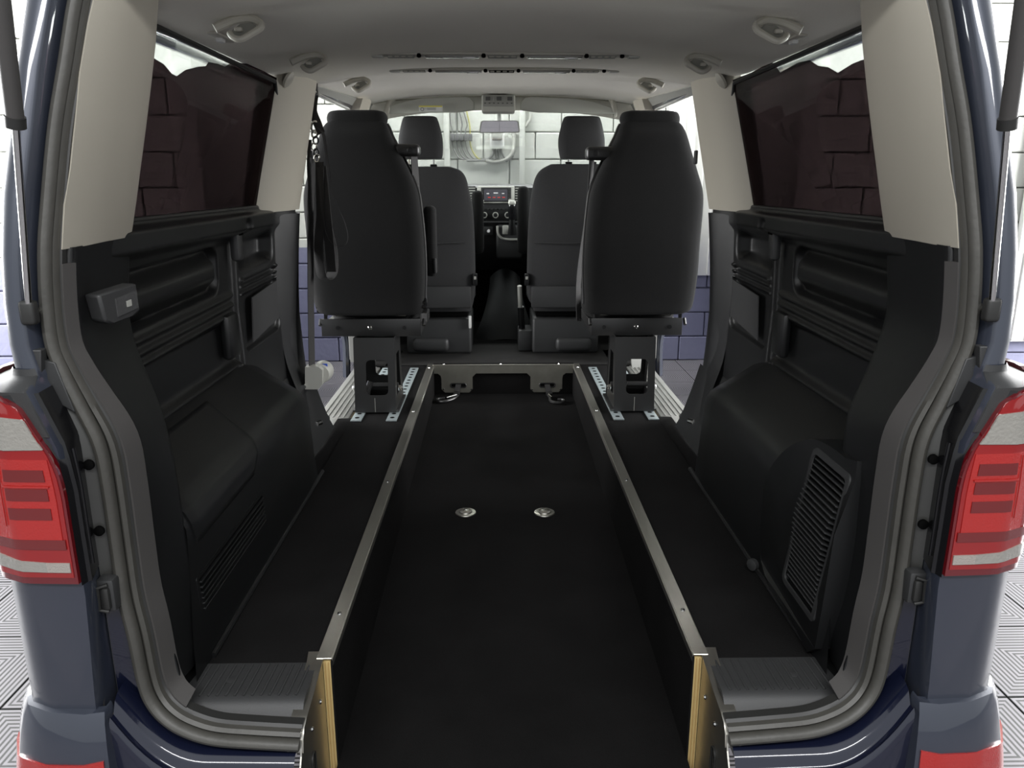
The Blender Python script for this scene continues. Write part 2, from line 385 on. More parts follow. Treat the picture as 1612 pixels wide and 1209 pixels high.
def normals(P):
    out = []
    for i in range(len(P)):
        t = P[min(i+1, len(P)-1)]-P[max(i-1, 0)]; t = Vector((t.x, 0, t.z)).normalized()
        out.append(Vector((-t.z, 0, t.x)) if True else t)
    return out
NF = normals(FULL)
# make the normals point outward (away from opening centre)
for i, n in enumerate(NF):
    if (FULL[i]-Vector((0, 1.3, 1.25))).dot(n) < 0: NF[i] = -n
def sweep(prof, i0=0, i1=None, closedprof=False):
    i1 = len(FULL) if i1 is None else i1; g = G(); k = len(prof); vs = []; fs = []
    for i in range(i0, i1):
        kz = 1-0.32*sstep(1.12, 1.34, FULL[i].z)
        for u, dy in prof: vs.append(FULL[i]+NF[i]*(u*kz if u < -0.0125 else u)+Vector((0, dy*kz if dy > 0.0165 else dy, 0)))
    n = i1-i0
    for i in range(n-1):
        for j in range(k if closedprof else k-1): fs.append((i*k+j, i*k+(j+1) % k, (i+1)*k+(j+1) % k, (i+1)*k+j))
    if closedprof: fs += [tuple(range(k)), tuple(range((n-1)*k, n*k))]
    return g.add(vs, fs)
circ = lambda cu, cd, ru, rd, n=12: [(cu+ru*cos(2*pi*k/n), cd+rd*sin(2*pi*k/n)) for k in range(n)]
seal = sweep(circ(0, 0, 0.012, 0.016), closedprof=True).build('door_seal', M['rubber'], van); tag(seal, 'grey rubber seal round the tailgate opening')
sweep([(-0.012, 0.004), (-0.018, -0.002), (-0.024, 0.004), (-0.026, 0.03), (-0.012, 0.03)], closedprof=True).build('seal_lip', M['rubber'], seal)
sweep([(-0.010, 0.010), (-0.022, 0.012), (-0.030, 0.020), (-0.030, 0.04), (-0.01, 0.04)], closedprof=True).build('seal_channel', M['rubber_dark'], seal)
BAND = (-0.043, 0.046)
# grey trim band inside the seal (up to the light pillar trim)
kz = [i for i, p in enumerate(LPs) if p.z < 1.505 or i < 10][-1]
k0 = [i for i, p in enumerate(LPs) if p.z < 0.62][-1]
for s in (0, 1):
    a, b = (k0-6, kz) if s == 0 else (len(FULL)-kz, len(FULL)-k0+6)
    sweep([(-0.029, 0.018), (-0.033, 0.017), BAND, (-0.046, 0.056), (-0.029, 0.056)], a, b, True).build('pillar_edge_band', M['band'], van)

# ---- outer body: quarter panel, shoulder, rear pillar (x given positive, mirrored)
def sealx(z):
    best = min((p for p in LPs if p.x < -0.5), key=lambda p: abs(p.z-z)); return -best.x, best.y
ROWS = []
for z in (0.30, 0.45, 0.56, 0.62, 0.70, 0.80, 0.90, 1.0, 1.1, 1.18, 1.235, 1.28):
    xs, ys = sealx(max(z, 0.66)); xo = interp([(0.3, 0.0), (0.6, 0.0), (0.9, 0.0), (1.15, -0.002), (1.26, -0.012)], z)
    a = max(xs+0.012, 0.722); a2 = max(a+0.012, 0.782); lo = interp([(0.3, 0.02), (0.66, 0.017), (0.93, 0.0)], z); a3 = max(0.762+lo, xs+0.018)
    ROWS.append([(a, 1.335, z), (a2, 1.322, z), (a3, 1.262, z), (a3+0.006, 1.246, z), (0.865+xo, 1.25, z), (0.915+xo, 1.272, z), (0.942+xo, 1.315, z), (0.953+xo, 1.39, z), (0.957+xo, 1.60, z), (0.957+xo, 2.95, z)])
SH = []
for z, dx in ((1.296, 0.055), (1.308, 0.044), (1.35, 0.038), (1.42, 0.038), (1.50, 0.04), (1.60, 0.045), (1.70, 0.046), (1.80, 0.047), (1.90, 0.048), (1.98, 0.05)):
    xs, ys = sealx(z); a = xs+0.012
    SH.append([(a, ys+0.005, z), (a+0.004, ys-0.004, z), (a+0.008, ys-0.035, z), (a+0.014, ys-0.040, z), (a+0.014+dx*0.35, ys-0.040, z), (a+0.014+dx*0.7, ys-0.034, z), (a+0.014+dx*0.95, ys-0.018, z), (a+0.016+dx, ys+0.03, z), (a+0.02+dx, ys+0.2, z), (a+0.02+dx, 1.62, z)])
def loft(rows, thick=0):
    g = G(); k = len(rows[0]); vs = [Vector(p) for r in rows for p in r]
    fs = [(j*k+i, j*k+i+1, (j+1)*k+i+1, (j+1)*k+i) for j in range(len(rows)-1) for i in range(k-1)]
    return g.add(vs, fs)
ALL = ROWS+SH
def rowat(z):
    for a, b in zip(ALL, ALL[1:]):
        if a[0][2] <= z <= b[0][2]:
            t = (z-a[0][2])/(b[0][2]-a[0][2]+1e-9); return [Vector(p).lerp(Vector(q), t) for p, q in zip(a, b)]
    return [Vector(p) for p in (ALL[0] if z < 1 else ALL[-1])]
for s in (-1, 1):
    q = G()
    # panel below the lamp and shoulder above it share one skin
    q2 = loft(ALL); q2.build('rear_quarter_panel', M['paint'], van, sx=s, angle=50)
    # door-frame rebate between seal and outer skin, lower
    g = G(); rr = [[Vector(r[0])+Vector((-0.012, 0.004, 0)), Vector(r[1])+Vector((-0.002, -0.003, 0))] for r in ROWS if r[0][2] > 0.6]
    g = loft([[tuple(a), tuple(b)] for a, b in rr]); rb = g.build('rebate_panel', M['paint_in'], van, sx=s)
    g = loft([[tuple(a+Vector((-0.002, -0.002, 0))), tuple(b+Vector((-0.002, -0.002, 0)))] for (a, b), r_ in zip(rr, [r for r in ROWS if r[0][2] > 0.6]) if r_[0][2] < 0.95]); g.build('lower_rebate_panel', M['paint_dark'], van, sx=s)
    for zz in (1.115, 0.985):
        r = rowat(zz); c = (r[0]+r[1])/2+Vector((-0.002, -0.012, 0))
        G().lathe((0, 0, 0), [(0.0095, 0), (0.0095, 0.006), (0.006, 0.008)], (0, -1, 0), 14).build('rubber_plug', M['hole'], rb, sx=1).location = Vector((s*c.x, c.y, c.z))-world_loc(rb)
    # black glossy strip beside the lamp
    g = G(); Z = [0.925+0.35*i/12 for i in range(13)]
    rows = []
    for z in Z:
        r = rowat(z); a = r[1]; b = r[2]; c = r[3]
        cut = 0.0 if z < 1.16 else (z-1.16)*0.35
        rows.append([tuple(a+Vector((-0.003, -0.003, 0))), tuple(b+Vector((-0.003, -0.002, 0))), tuple(b+Vector((0.002, -0.006, 0))), tuple(c+Vector((cut, -0.004, 0)))])
    loft(rows).build('lamp_side_trim', M['plastic_gloss'], van, sx=s)
    g = G(); r0 = [rowat(z) for z in (0.95, 1.0, 1.1, 1.17)]
    g.tube([r[2].lerp(r[1], 0.35)+Vector((-0.004, -0.003, 0)) for r in r0], 0.0035, 8, sm=3); g.build('trim_bead', M['plastic_gloss'], van, sx=s)
    # grey cover pieces above the shoulder
    for quad, yy in (([(26, 551), (64, 551), (65, 598), (30, 598)], 1.300), ([(69, 567), (86, 571), (118, 650), (100, 640), (66, 622)], 1.312)):
        pp = [AY(px, py, yy) for px, py in quad]
        pcv = G().plate([(-p.x, p.z) for p in pp], [], lambda a, b, t: Vector((a, yy+t, b)), 0.02).build('pillar_cover', M['plastic2'], van, sx=s)
        m_ = pcv.modifiers.new('b', 'BEVEL'); m_.width = 0.002; m_.segments = 2
    rws = [rowat(z) for z in (1.20, 1.24, 1.278)]+[[Vector(p) for p in SH[0]], [Vector(p) for p in SH[1]]]
    rr2 = []
    for q_ in rws: rr2.append([tuple(p+Vector((0.002, -0.003, 0.0015))) for p in q_[2:9]])
    loft(rr2).build('lamp_shoulder_trim', M['plastic2'], van, sx=s, angle=50)
    # latch striker in the rebate
    lt = G(); lt.box((0.760, 1.305, 0.875), (0.034, 0.03, 0.065), 0.006); lt.build('buffer_block', M['plastic2'], van, sx=s).name = 'rubber_buffer'
    bb = G(); bb.box((0.757, 1.288, 0.872), (0.014, 0.012, 0.045), 0.005); bb.tube([(0.752, 1.288, 0.90), (0.770, 1.285, 0.895), (0.772, 1.285, 0.85), (0.756, 1.288, 0.845)], 0.004, 8); bb.build('buffer_clip', M['rubber_dark'], van, sx=s)

    # ---- tail lamp
    LZ0, LZ1 = 0.932, 1.288
    def Q(u, z, off=0.0):
        r = rowat(min(z, 1.28)); pts = r[3:9]
        t = u*(len(pts)-1); i = min(int(t), len(pts)-2); p = pts[i].lerp(pts[i+1], t-i)
        tn = pts[i+1]-pts[i]; nn = Vector((tn.y, -tn.x, 0)).normalized()
        return Vector((p.x, p.y, z))+nn*off
    def slant(z): return interp([(0.93, 0.0), (1.14, 0.0), (1.175, 0.018), (1.23, 0.055), (1.262, 0.09), (1.274, 0.2), (1.288, 0.45)], z)
    def lpatch(z0, z1, u0, u1, off, m, name, par, th=0.004, nu=10, nz=6, follow=True, z0b=None, z1b=None):
        def f(a, b):
            za = lerp(z0, z1, b); zb = lerp(z0b if z0b is not None else z0, z1b if z1b is not None else z1, b); z = lerp(za, zb, a)
            lo = max(u0, slant(z)+0.012) if follow else u0
            return Q(lerp(lo, u1, a), z, off)
        return G().grid(f, nu, nz, th).build(name, m, par, sx=s, angle=60)
    housing = G().grid(lambda a, b: Q(lerp(slant(lerp(LZ0, LZ1, b)), 0.98, a), lerp(LZ0, LZ1, b), 0.012), 24, 20, 0.012).build('tail_lamp', M['red_frame'], van, sx=s, angle=60)
    tag(housing, 'red and clear tail lamp')
    lpatch(0.945, 1.275, 0.010, 0.95, 0.0135, M['red_lens'], 'red_lens', housing, 0.002, 40, 16)
    lpatch(1.015, 1.165, 0.030, 0.34, 0.0150, M['red_bright'], 'bright_red_lens', housing, 0.002, 14)
    lpatch(1.183, 1.236, 0.020, 0.60, 0.0155, M['clear_lens'], 'clear_lens', housing, 0.003, 24, 8, z0b=1.178, z1b=1.25)
    for zz in (1.126, 1.091, 1.056): lpatch(zz, zz+0.021, 0.055, 0.21, 0.0165, M['red_bar'], 'lamp_bar', housing, 0.003, 8, 2)
    lpatch(1.000, 1.018, 0.02, 0.40, 0.0160, M['red_bar'], 'lamp_bar', housing, 0.002, 14, 2)
    lpatch(0.956, 0.974, 0.018, 0.105, 0.0160, M['dotted'], 'dotted_lens', housing, 0.003, 6, 2)
    lpatch(0.956, 0.974, 0.105, 0.60, 0.0160, M['clear_lens'], 'lower_clear_lens', housing, 0.003, 16, 2, z0b=0.962, z1b=0.990)
    lpatch(1.115, 1.118, 0.045, 0.23, 0.018, M['red_bright'], 'lens_rib', housing, 0.002, 8, 1)
    lpatch(1.042, 1.160, 0.245, 0.252, 0.018, M['red_bright'], 'lens_rib', housing, 0.002, 1, 8)

    # ---- bumper corner
    rows = []
    for z, o in ((0.30, 0.045), (0.45, 0.046), (0.51, 0.042), (0.56, 0.034), (0.61, 0.024), (0.645, 0.014), (0.664, 0.004), (0.667, -0.01)):
        arc = [(0.765, 1.245), (0.80, 1.238), (0.865, 1.245), (0.918, 1.268), (0.946, 1.315), (0.958, 1.39), (0.962, 1.60)]
        row = []
        for i, (x, y) in enumerate(arc):
            a = arc[max(i-1, 0)]; b = arc[min(i+1, len(arc)-1)]; tn = Vector((b[0]-a[0], b[1]-a[1])).normalized(); nn = Vector((tn.y, -tn.x))
            row.append((x+nn.x*o-(0.012*(0.62-z)/0.3 if i == 0 else 0), y+nn.y*o, z))
        row = [(row[0][0]+0.0, 1.27, z)]+row
        rows.append(row)
    bp = loft(rows).build('bumper_corner', M['paint'], van, sx=s, angle=50); tag(bp, 'navy rear bumper corner with red reflector')
    def BQ(u, z, off):
        for a, b in zip(rows, rows[1:]):
            if a[0][2] <= z <= b[0][2]:
                t = (z-a[0][2])/(b[0][2]-a[0][2]); r = [Vector(p).lerp(Vector(q_), t) for p, q_ in zip(a, b)][1:]; break
        tt = u*(len(r)-1); i = min(int(tt), len(r)-2); p = r[i].lerp(r[i+1], tt-i); tn = r[i+1]-r[i]
        return p+Vector((tn.y, -tn.x, 0)).normalized()*off
    G().grid(lambda a, b: BQ(lerp(0.03, 0.9, a), lerp(0.50, 0.580-0.020*a, b), 0.004), 20, 2, 0.005).build('red_reflector', M['red_bright'], bp, sx=s, angle=60)
    # painted sill under the seal
    g = G()
    ysl = 1.262
    prof = [(1.36, 0.548), (1.275, 0.535), (1.262, 0.525), (1.252, 0.505), (1.244, 0.503), (1.238, 0.508), (1.233, 0.500), (1.225, 0.47), (1.225, 0.28)]
    def sl(a, b):
        x = lerp(0.43, 0.762, a); t = b*(len(prof)-1); i = min(int(t), len(prof)-2); y = lerp(prof[i][0], prof[i+1][0], t-i); z = lerp(prof[i][1], prof[i+1][1], t-i)
        up = 0.22*max(0, (x-0.60)/0.2)**2.2; return (x, y+0.01*a, z+up*(1 if b < 0.75 else max(0, (1-b)*4)))
    G().grid(sl, 24, 32).build('rear_sill_panel', M['paint_dark'], van, sx=s, angle=60)
    g = G(); g.lathe((s*0.60, 1.222, 0.462), [(0.006, 0), (0.005, 0.003), (0.001, 0.004)], (0, -1, 0), 12); g.build('sill_plug', M['silver_box'], van)

# roof outer skin, sides (what closes the van off)
ROOFZ = [(1.45, 2.045), (2.5, 2.085), (3.5, 2.115), (4.6, 2.155), (4.95, 2.14)]
def rf(a, b):
    y = lerp(1.44, 4.98, b); u = a*2-1; z = interp(ROOFZ, y); w = interp([(1.44, 0.72), (2.0, 0.76), (5, 0.79)], y)
    return (u*w, y, z-0.075*abs(u)**4)
G().grid(rf, 20, 16).build('roof_panel', M['paint'], van)
# headliner
HZ = [(1.45, 1.985), (2.0, 2.005), (2.6, 2.02), (3.3, 2.045), (4.0, 2.075), (4.8, 2.100)]
def hz(x, y):
    w = interp([(1.45, 0.68), (1.6, 0.77), (3.4, 0.775), (4.2, 0.80), (4.8, 0.80)], y)
    u = min(1, abs(x)/w); e = interp([(1.45, 0.03), (1.7, 0.045), (2.0, 0.055), (2.6, 0.068), (3.4, 0.058), (4.8, 0.055)], y); return interp(HZ, y)-e*u**3.2
def hl(a, b):
    y = lerp(1.47, 4.80, b); w = interp([(1.45, 0.68), (1.6, 0.77), (3.4, 0.775), (4.2, 0.80), (4.8, 0.80)], y); x = (a*2-1)*w
    return (x, y, hz(x, y))
hd = G().grid(hl, 36, 50).build('headliner', M['headliner'], van); tag(hd, 'light grey fabric headliner')

# ---- sides
GL0, GL1 = 1.525, 1.955     # side window z
def gx(z): return lerp(0.862, 0.772, (z-GL0)/(GL1-GL0))
for s, sd in ((-1, 'left'), (1, 'right')):
    # rear pillar trim, beige above, black below
    zA = [i for i, p in enumerate(LPs[:NL-20]) if p.z > 0.6 and i > 12]
    def apx(i, du=BAND[0], dy=BAND[1]): return LPs[i]+Vector((-abs(NF[i].x)*abs(du)*-1 if False else 0, 0, 0))+NF[i]*du+Vector((0, dy, 0))
    # crease line of the trim (pixel, depth)
    CR = [AY(*p) for p in ((250, -40, 1.60), (249, 30, 1.62), (243, 90, 1.64), (234, 170, 1.66), (222, 260, 1.67), (213, 330, 1.68), (206, 376, 1.69))]
    EDG = [i for i in range(NL-20) if LPs[i].z > 0.585 and i > 10]
    def edge_at(z):
        best = min(EDG, key=lambda i: abs(LPs[i].z-z)); p = LPs[best]+NF[best]*-0.027+Vector((0, 0.026, 0)); return p
    ZT = [2.0, 1.95, 1.88, 1.80, 1.72, 1.64, 1.58, 1.53, 1.505]
    def crz(z): 
        c = sorted(CR, key=lambda p: p.z); return Vector((interp([(p.z, p.x) for p in c], z), interp([(p.z, p.y) for p in c], z), z))
    rows = []
    for z in ZT:
        e = edge_at(z); c = crz(z)
        e0 = e+Vector((-0.004, -0.014, 0)); e1 = e+Vector((0.012, 0.0, 0)); e2 = e.lerp(c, 0.22)+Vector((0.004, -0.012, 0))
        e0.z = e1.z = e2.z = z
        m1 = e.lerp(c, 0.55)+Vector((0.002, -0.016, 0)); m1.z = z; m2 = e.lerp(c, 0.85)+Vector((0.004, -0.006, 0)); m2.z = z
        rows.append([tuple(v) for v in (e0+Vector((-0.03, 0.02, 0)), e0, e2, m1, m2, c, c+Vector((-0.03, 0.03, 0)), Vector((-gx(z)+0.004, 1.75, z)))])
    loft(rows).build('rear_pillar_trim', M['beige'], van, sx=-s, angle=22)
    # black lower part of the rear pillar trim
    CB = [AY(*p) for p in ((206, 370, 1.70), (206, 376, 1.70), (206, 440, 1.70), (203, 490, 1.69), (215, 545, 1.66), (235, 590, 1.63), (255, 640, 1.61), (270, 690, 1.56), (283, 760, 1.53), (292, 830, 1.505), (300, 880, 1.482), (308, 940, 1.468), (312, 1000, 1.455), (305, 1045, 1.44))]
    for c in CB[10:]: c.x = -0.676
    if s == 1: CB = [AY(*p) for p in ((206, 370, 1.70), (206, 376, 1.70), (206, 440, 1.70), (203, 490, 1.69), (222, 545, 1.66), (242, 590, 1.63), (262, 630, 1.61), (275, 660, 1.59), (283, 720, 1.56), (286, 800, 1.535), (290, 880, 1.52), (300, 940, 1.50), (310, 1000, 1.48), (305, 1045, 1.46))]
    rows = []
    for c in CB:
        best = min([i for i in range(8, NL-20)], key=lambda i: abs(LPs[i].z-c.z)+(1 if i < 14 else 0)); kq = 1-0.32*sstep(1.12, 1.34, c.z); e = LPs[best]+NF[best]*-0.043*kq+Vector((0, 0.046*kq, 0)); e.z = c.z if c.z > 0.7 else e.z
        b0 = sstep(1.2, 1.45, c.z)
        m = [e.lerp(c, t)+Vector((0.0, -0.010*sin(pi*t)*1.0, 0)) for t in (0, 0.12, 0.3, 0.5, 0.7, 0.88, 1)]
        rows.append([tuple(e+Vector((-0.02, 0.0, 0)))]+[tuple(v) for v in m]+[tuple(c+Vector((-0.012, 0.012, 0))), tuple(c+Vector((-0.06, 0.04, 0))), (-0.875, c.y+0.06, c.z)])
    lw = loft(rows); lw2 = []
    o = lw.build('lower_pillar_trim', M['plastic'], van, sx=-s, angle=40)
    sb = o.modifiers.new('sub', 'SUBSURF'); sb.levels = 1; sb.render_levels = 2

    # side wall relief panel
    R = random.Random(3)
    def rb(y, z, y0, z0, y1, z1, r=0.03):   # rounded box signed distance
        cx, cz = (y0+y1)/2, (z0+z1)/2; dx = abs(y-cx)-(y1-y0)/2+r; dz = abs(z-cz)-(z1-z0)/2+r
        return hypot(max(dx, 0), max(dz, 0))+min(max(dx, dz), 0)-r
    def relief(y, z):
        h = 0.0
        zt = 0.02*(y-2.0)     # features climb gently forward
        # belt roll under the window
        h += 0.040*sstep(1.445, 1.475, z)*(1-sstep(1.512, 1.525, z))*(1-sstep(2.72, 2.95, y))
        h += 0.022*sstep(1.42, 1.46, z-zt*0.5)*(1-0.7*sstep(2.72, 2.95, y))
        # rear storage panel frame and convex lid
        d = rb(y, z-zt, 1.55, 1.285, 2.34, 1.425, 0.045)
        h += -0.030*(1-sstep(-0.012, 0.006, d))
        if d < 0: h += 0.040*sstep(0, 0.06, -d)*(0.55+0.45*sin(pi*min(1, max(0, (z-zt-1.27)/0.16))))
        # three ribs
        for zc in (1.262, 1.232, 1.205):
            zc2 = zc+zt+0.03*sstep(1.9, 1.6, y)*0
            if y < 2.46: h += 0.013*math.exp(-((z-zc2)/0.0085)**2)
        # raised field between ribs and wheel box
        d = rb(y, z, 1.5, 1.03, 2.44, 1.195, 0.03); h += -0.014*(1-sstep(-0.012, 0.002, d))
        h += 0.022*math.exp(-((z-1.045)/0.013)**2)*(y < 2.45)
        # belt anchor slot column
        d = rb(y, z, 2.44, 1.0, 2.50, 1.50, 0.02); h += -0.012*(1-sstep(-0.01, 0.01, d))
        # front pocket
        d = rb(y, z-zt, 2.53, 1.315, 2.93, 1.430, 0.04); h += -0.05*(1-sstep(-0.035, 0.004, d))
        d = rb(y, z-zt, 2.53, 1.05, 2.95, 1.30, 0.04); h += -0.014*(1-sstep(-0.012, 0.002, d))
        for zc in (1.292, 1.268, 1.246):
            if 2.53 < y < 2.95: h += 0.012*math.exp(-((z-zc-zt)/0.007)**2)
        # front end turns in towards the door opening
        h += 0.035*sstep(2.93, 3.10, y)
        return h
    xb = lambda z: interp([(0.60, 0.845), (0.95, 0.868), (1.2, 0.878), (1.53, 0.868)], z)
    def sw(a, b):
        y = lerp(1.58, 3.12, a); z = lerp(0.86, 1.53, b)
        return (xb(z)-relief(y, z), y, z)
    G().grid(sw, 300, 200).build('side_wall_trim', M['plastic'], van, sx=s, angle=60)
    # ledge closing to the window
    def lg(a, b):
        y = lerp(1.60, 3.12, a); return (lerp(xb(1.53)-relief(y, 1.53), gx(1.53)+0.004, b), y, 1.53-0.006*sin(b*pi))
    G().grid(lg, 40, 4).build('window_ledge_trim', M['plastic'], van, sx=s)
    # front flange of side wall beside door opening, flaring at the bottom
    FL = [AY(*p) for p in ((473, 335, 3.12), (470, 420, 3.12), (472, 500, 3.12), (476, 560, 3.12), (484, 600, 3.14), (498, 630, 3.18), (520, 657, 3.28))]
    rows = []
    for i, c in enumerate(FL):
        inn = Vector((-(xb(max(c.z, 0.62))), 2.95 if i < 5 else 2.9, c.z))
        if c.z < 0.9: inn.x = lerp(-0.76, -0.845, (c.z-0.6)/0.3)
        rows.append([tuple(inn), tuple(inn.lerp(c, 0.5)+Vector((0.006, 0, 0))), tuple(inn.lerp(c, 0.85)+Vector((0.008, -0.01, 0))), tuple(c), tuple(c+Vector((-0.008, 0.02, 0))), tuple(c+Vector((-0.09, 0.03, 0)))])
    o = loft(rows).build('door_flange_trim', M['plastic'], van, sx=-s, angle=50); o.modifiers.new('sub', 'SUBSURF').render_levels = 2
    # lower wall forward of wheel box
    def lw_(a, b):
        y = lerp(2.45, 3.16, a); z = lerp(0.595, 0.87, b); return (lerp(0.735, xb(0.87)-relief(y, 0.87), b**0.8), y, z)
    G().grid(lw_, 10, 8).build('lower_side_trim', M['plastic'], van, sx=s)
    G().tube([(s*0.775, 3.00, 0.66), (s*0.765, 3.04, 0.655)], 0.012, 10).build('trim_bolt', M['chrome'], van)
    G().lathe((s*0.845, 2.52, 0.985), [(0.018, 0), (0.018, 0.005), (0.008, 0.012)], (-s, 0, 0), 14).build('trim_socket', M['hole'], van)
    G().lathe((s*0.838, 2.52, 0.988), [(0.007, 0), (0.007, 0.008), (0.003, 0.012)], (-s, 0, 0), 12).build('anchor_stud', M['chrome'], van)
    # wheel arch box
    WP = [(0.880, 1.045), (0.850, 1.035), (0.78, 0.990), (0.725, 0.955), (0.700, 0.935), (0.688, 0.910), (0.681, 0.87), (0.672, 0.70), (0.665, 0.60)]
    ys_ = [1.41, 1.60, 1.9, 2.2, 2.45, 2.56, 2.62, 2.655, 2.665]
    rows = []
    for y in ys_:
        k = max(0, (y-2.45)/0.215); dz = 0.12*k**2.4; dx = 0.045*k**3
        rows.append([(x+dx*(1 if x < 0.85 else 0), y+(interp([(0.6, 0.0), (0.65, 0.015), (0.75, 0.035), (0.85, 0.06), (0.9, 0.085), (1.0, 0.10)], z) if y < 1.5 else 0), z-dz*(z-0.6)/0.4) for x, z in WP])
    rows.append([(0.88, 2.67, z) for x, z in rows[-1:][0] for _ in (0,)] if False else [(0.87, 2.672, p[2]) for p in rows[-1]])
    wb = loft(rows).build('wheel_arch_cover', M['plastic'], van, sx=s, angle=30)
    m_ = wb.modifiers.new('bev', 'BEVEL'); m_.width = 0.006; m_.segments = 2
    def WQ(t, y, off):  # point on the wheel box section, t 0..1 from wall to floor
        L = [0]; 
        for a, b in zip(WP, WP[1:]): L.append(L[-1]+hypot(b[0]-a[0], b[1]-a[1]))
        d = t*L[-1]
        for i in range(len(WP)-1):
            if d <= L[i+1]+1e-9:
                u = (d-L[i])/(L[i+1]-L[i]); a = WP[i]; b = WP[i+1]; x = lerp(a[0], b[0], u); z = lerp(a[1], b[1], u)
                def sn(k):
                    k = max(0, min(len(WP)-2, k)); A = WP[k]; B = WP[k+1]; v = Vector((B[1]-A[1], -(B[0]-A[0]))).normalized(); return v
                n0 = (sn(i-1)+sn(i)).normalized(); n1 = (sn(i)+sn(i+1)).normalized(); nn = n0.lerp(n1, u)
                return Vector((x+nn.x*off, y, z+nn.y*off))
    G().box((s*0.740, 1.60, 0.76), (0.03, 0.36, 0.32)).build('arch_end_filler', M['plastic'], van)
    if s == -1:
        # storage lid over the rear of the box
        def lid(a, b):
            t = lerp(0.08, 0.515, b); y0 = 1.52; y1 = lerp(2.06, 1.97, b)-0.05*sstep(0.8, 1.0, b)
            ed = min(a, 1-a, b, 1-b)
            return WQ(t, lerp(y0, y1, a), 0.004+0.007*sstep(0, 0.05, ed))
        G().grid(lid, 30, 40, 0.006).build('storage_lid', M['plastic'], van, sx=s, angle=50)
        # low vent
        vt = G(); vt.plate(rrect(1.49, 0.705, 1.97, 0.80, 0.008), [rrect(1.502, 0.715, 1.958, 0.790, 0.006)], lambda a, b, t: Vector((0.6785-(b-0.7)*-0.03-t, a, b)), 0.006)
        vo = vt.build('air_vent', M['plastic'], van, sx=s, smooth=False)
        G().box((0.678, 1.730, 0.7525), (0.006, 0.46, 0.078)).build('vent_back', M['hole'], vo, sx=s)
        for k in range(6):
            z = 0.720+k*0.0128; G().box((0.672+(z-0.7)*0.03, 1.730, z), (0.010, 0.456, 0.0045), 0.001, 1).build('vent_slat', M['plastic'], vo, sx=s)
        # pillar lamp
        zc = AY(158, 478, 1.465).z; A_ = Vector((-0.780, 1.420, zc)); B_ = Vector((-0.752, 1.512, zc)); u_ = (B_-A_).normalized(); n_ = Vector((u_.y, -u_.x, 0))
        def lpf(o): return lambda a, b, t: A_+u_*a+n_*(o+t)+Vector((0, 0, b))
        lo = G().plate([(-0.004, 0.024), (0.094, 0.034), (0.096, -0.020), (0.085, -0.026), (0.018, -0.034), (0.004, -0.026)], [], lpf(-0.01), 0.034).build('cargo_lamp', M['plastic2'], van)
        m_ = lo.modifiers.new('b', 'BEVEL'); m_.width = 0.005; m_.segments = 2
        tag(lo, 'cargo lamp with a clear lens')
        G().plate([(0.034, 0.012), (0.088, 0.021), (0.088, -0.013), (0.034, -0.022)], [], lpf(0.023), 0.004).build('lamp_lens', M['lamp_clear'], lo)
        G().plate([(0.058, 0.004), (0.070, 0.006), (0.070, -0.006), (0.058, -0.007)], [], lpf(0.026), 0.0025).build('lamp_bulb', M['panelgrey'], lo)
    else:
        # large louvred cover on the right
        pf = [(1.45, 0.640), (1.45, 1.030), (1.51, 1.055), (1.66, 1.045), (1.76, 1.00), (1.83, 0.94), (1.875, 0.87), (1.885, 0.78), (1.875, 0.69), (1.845, 0.645), (1.60, 0.632)]
        def fx(y, z): return 0.664+0.05*sstep(0.85, 1.08, z)*1.0+0.02*sstep(1.75, 1.9, y)
        P = [Vector((p[0], p[1], 0)) for p in smoothpath([(a, b, 0) for a, b in pf], 3, True)]
        hole = rrect(1.475, 0.705, 1.640, 1.020, 0.012)
        pl = G().plate([(p.x, p.y) for p in P], [hole], lambda a, b, t: Vector((fx(a, b)-0.012+t, a, b)), 0.06)
        cv = pl.build('louvre_cover', M['plastic'], van, sx=s, angle=30)
        G().plate(rrect(1.47, 0.70, 1.645, 1.025, 0.012), [], lambda a, b, t: Vector((fx(a, b)+0.014+t, a, b)), 0.005).build('louvre_back', M['hole'], cv, sx=s)
        for k in range(26):
            z = 0.714+k*0.0121; x = fx(1.6, z)
            G().box((x-0.002, 1.5575, z), (0.020, 0.161, 0.0035), 0.001, 1, Matrix.Rotation(radians(25), 3, 'Y')).build('louvre_slat', M['plastic2'], cv, sx=s)
        fr = G(); fr.plate(rrect(1.463, 0.692, 1.652, 1.033, 0.016), [hole], lambda a, b, t: Vector((fx(a, b)-0.016+t, a, b)), 0.006); fr.build('louvre_frame', M['plastic2'], cv, sx=s)
        G().lathe((s*0.655, 1.86, 0.625), [(0.016, 0), (0.016, 0.012), (0.010, 0.014)], (-s*0.8, -0.5, 0), 14).build('trim_clip', M['plastic2'], van)
    # card on the front lower panel
    G().plate([(2.60, 1.085), (2.63, 1.235), (2.93, 1.255), (2.93, 1.115)], [], lambda a, b, t: Vector((s*(0.872-t), a, b)), 0.004).build('cover_card', M['card'], van)
    # map pocket handle & belt slot
    G().box((s*0.868, 2.385, 1.150), (0.03, 0.10, 0.14), 0.012).build('latch_pull', M['plastic'], van)
    G().box((s*0.850, 2.46, 1.44), (0.03, 0.055, 0.13), 0.012).build('belt_slot_cover', M['plastic2'], van)
    G().box((s*0.833, 2.46, 1.47), (0.006, 0.030, 0.03), 0.002).build('belt_slot', M['hole'], van)
    # rear side window
    wy0, wy1 = 1.60, 2.78
    def wp(a, b): z = lerp(GL0, GL1, b); return (gx(z), lerp(wy0, wy1, a), z)
    win = G().grid(wp, 8, 6, 0.004).build('side_window', M['clear_glass'], van, sx=s); tag(win, 'rear side window, dark privacy tint ending in a wavy exposure artefact at the top')
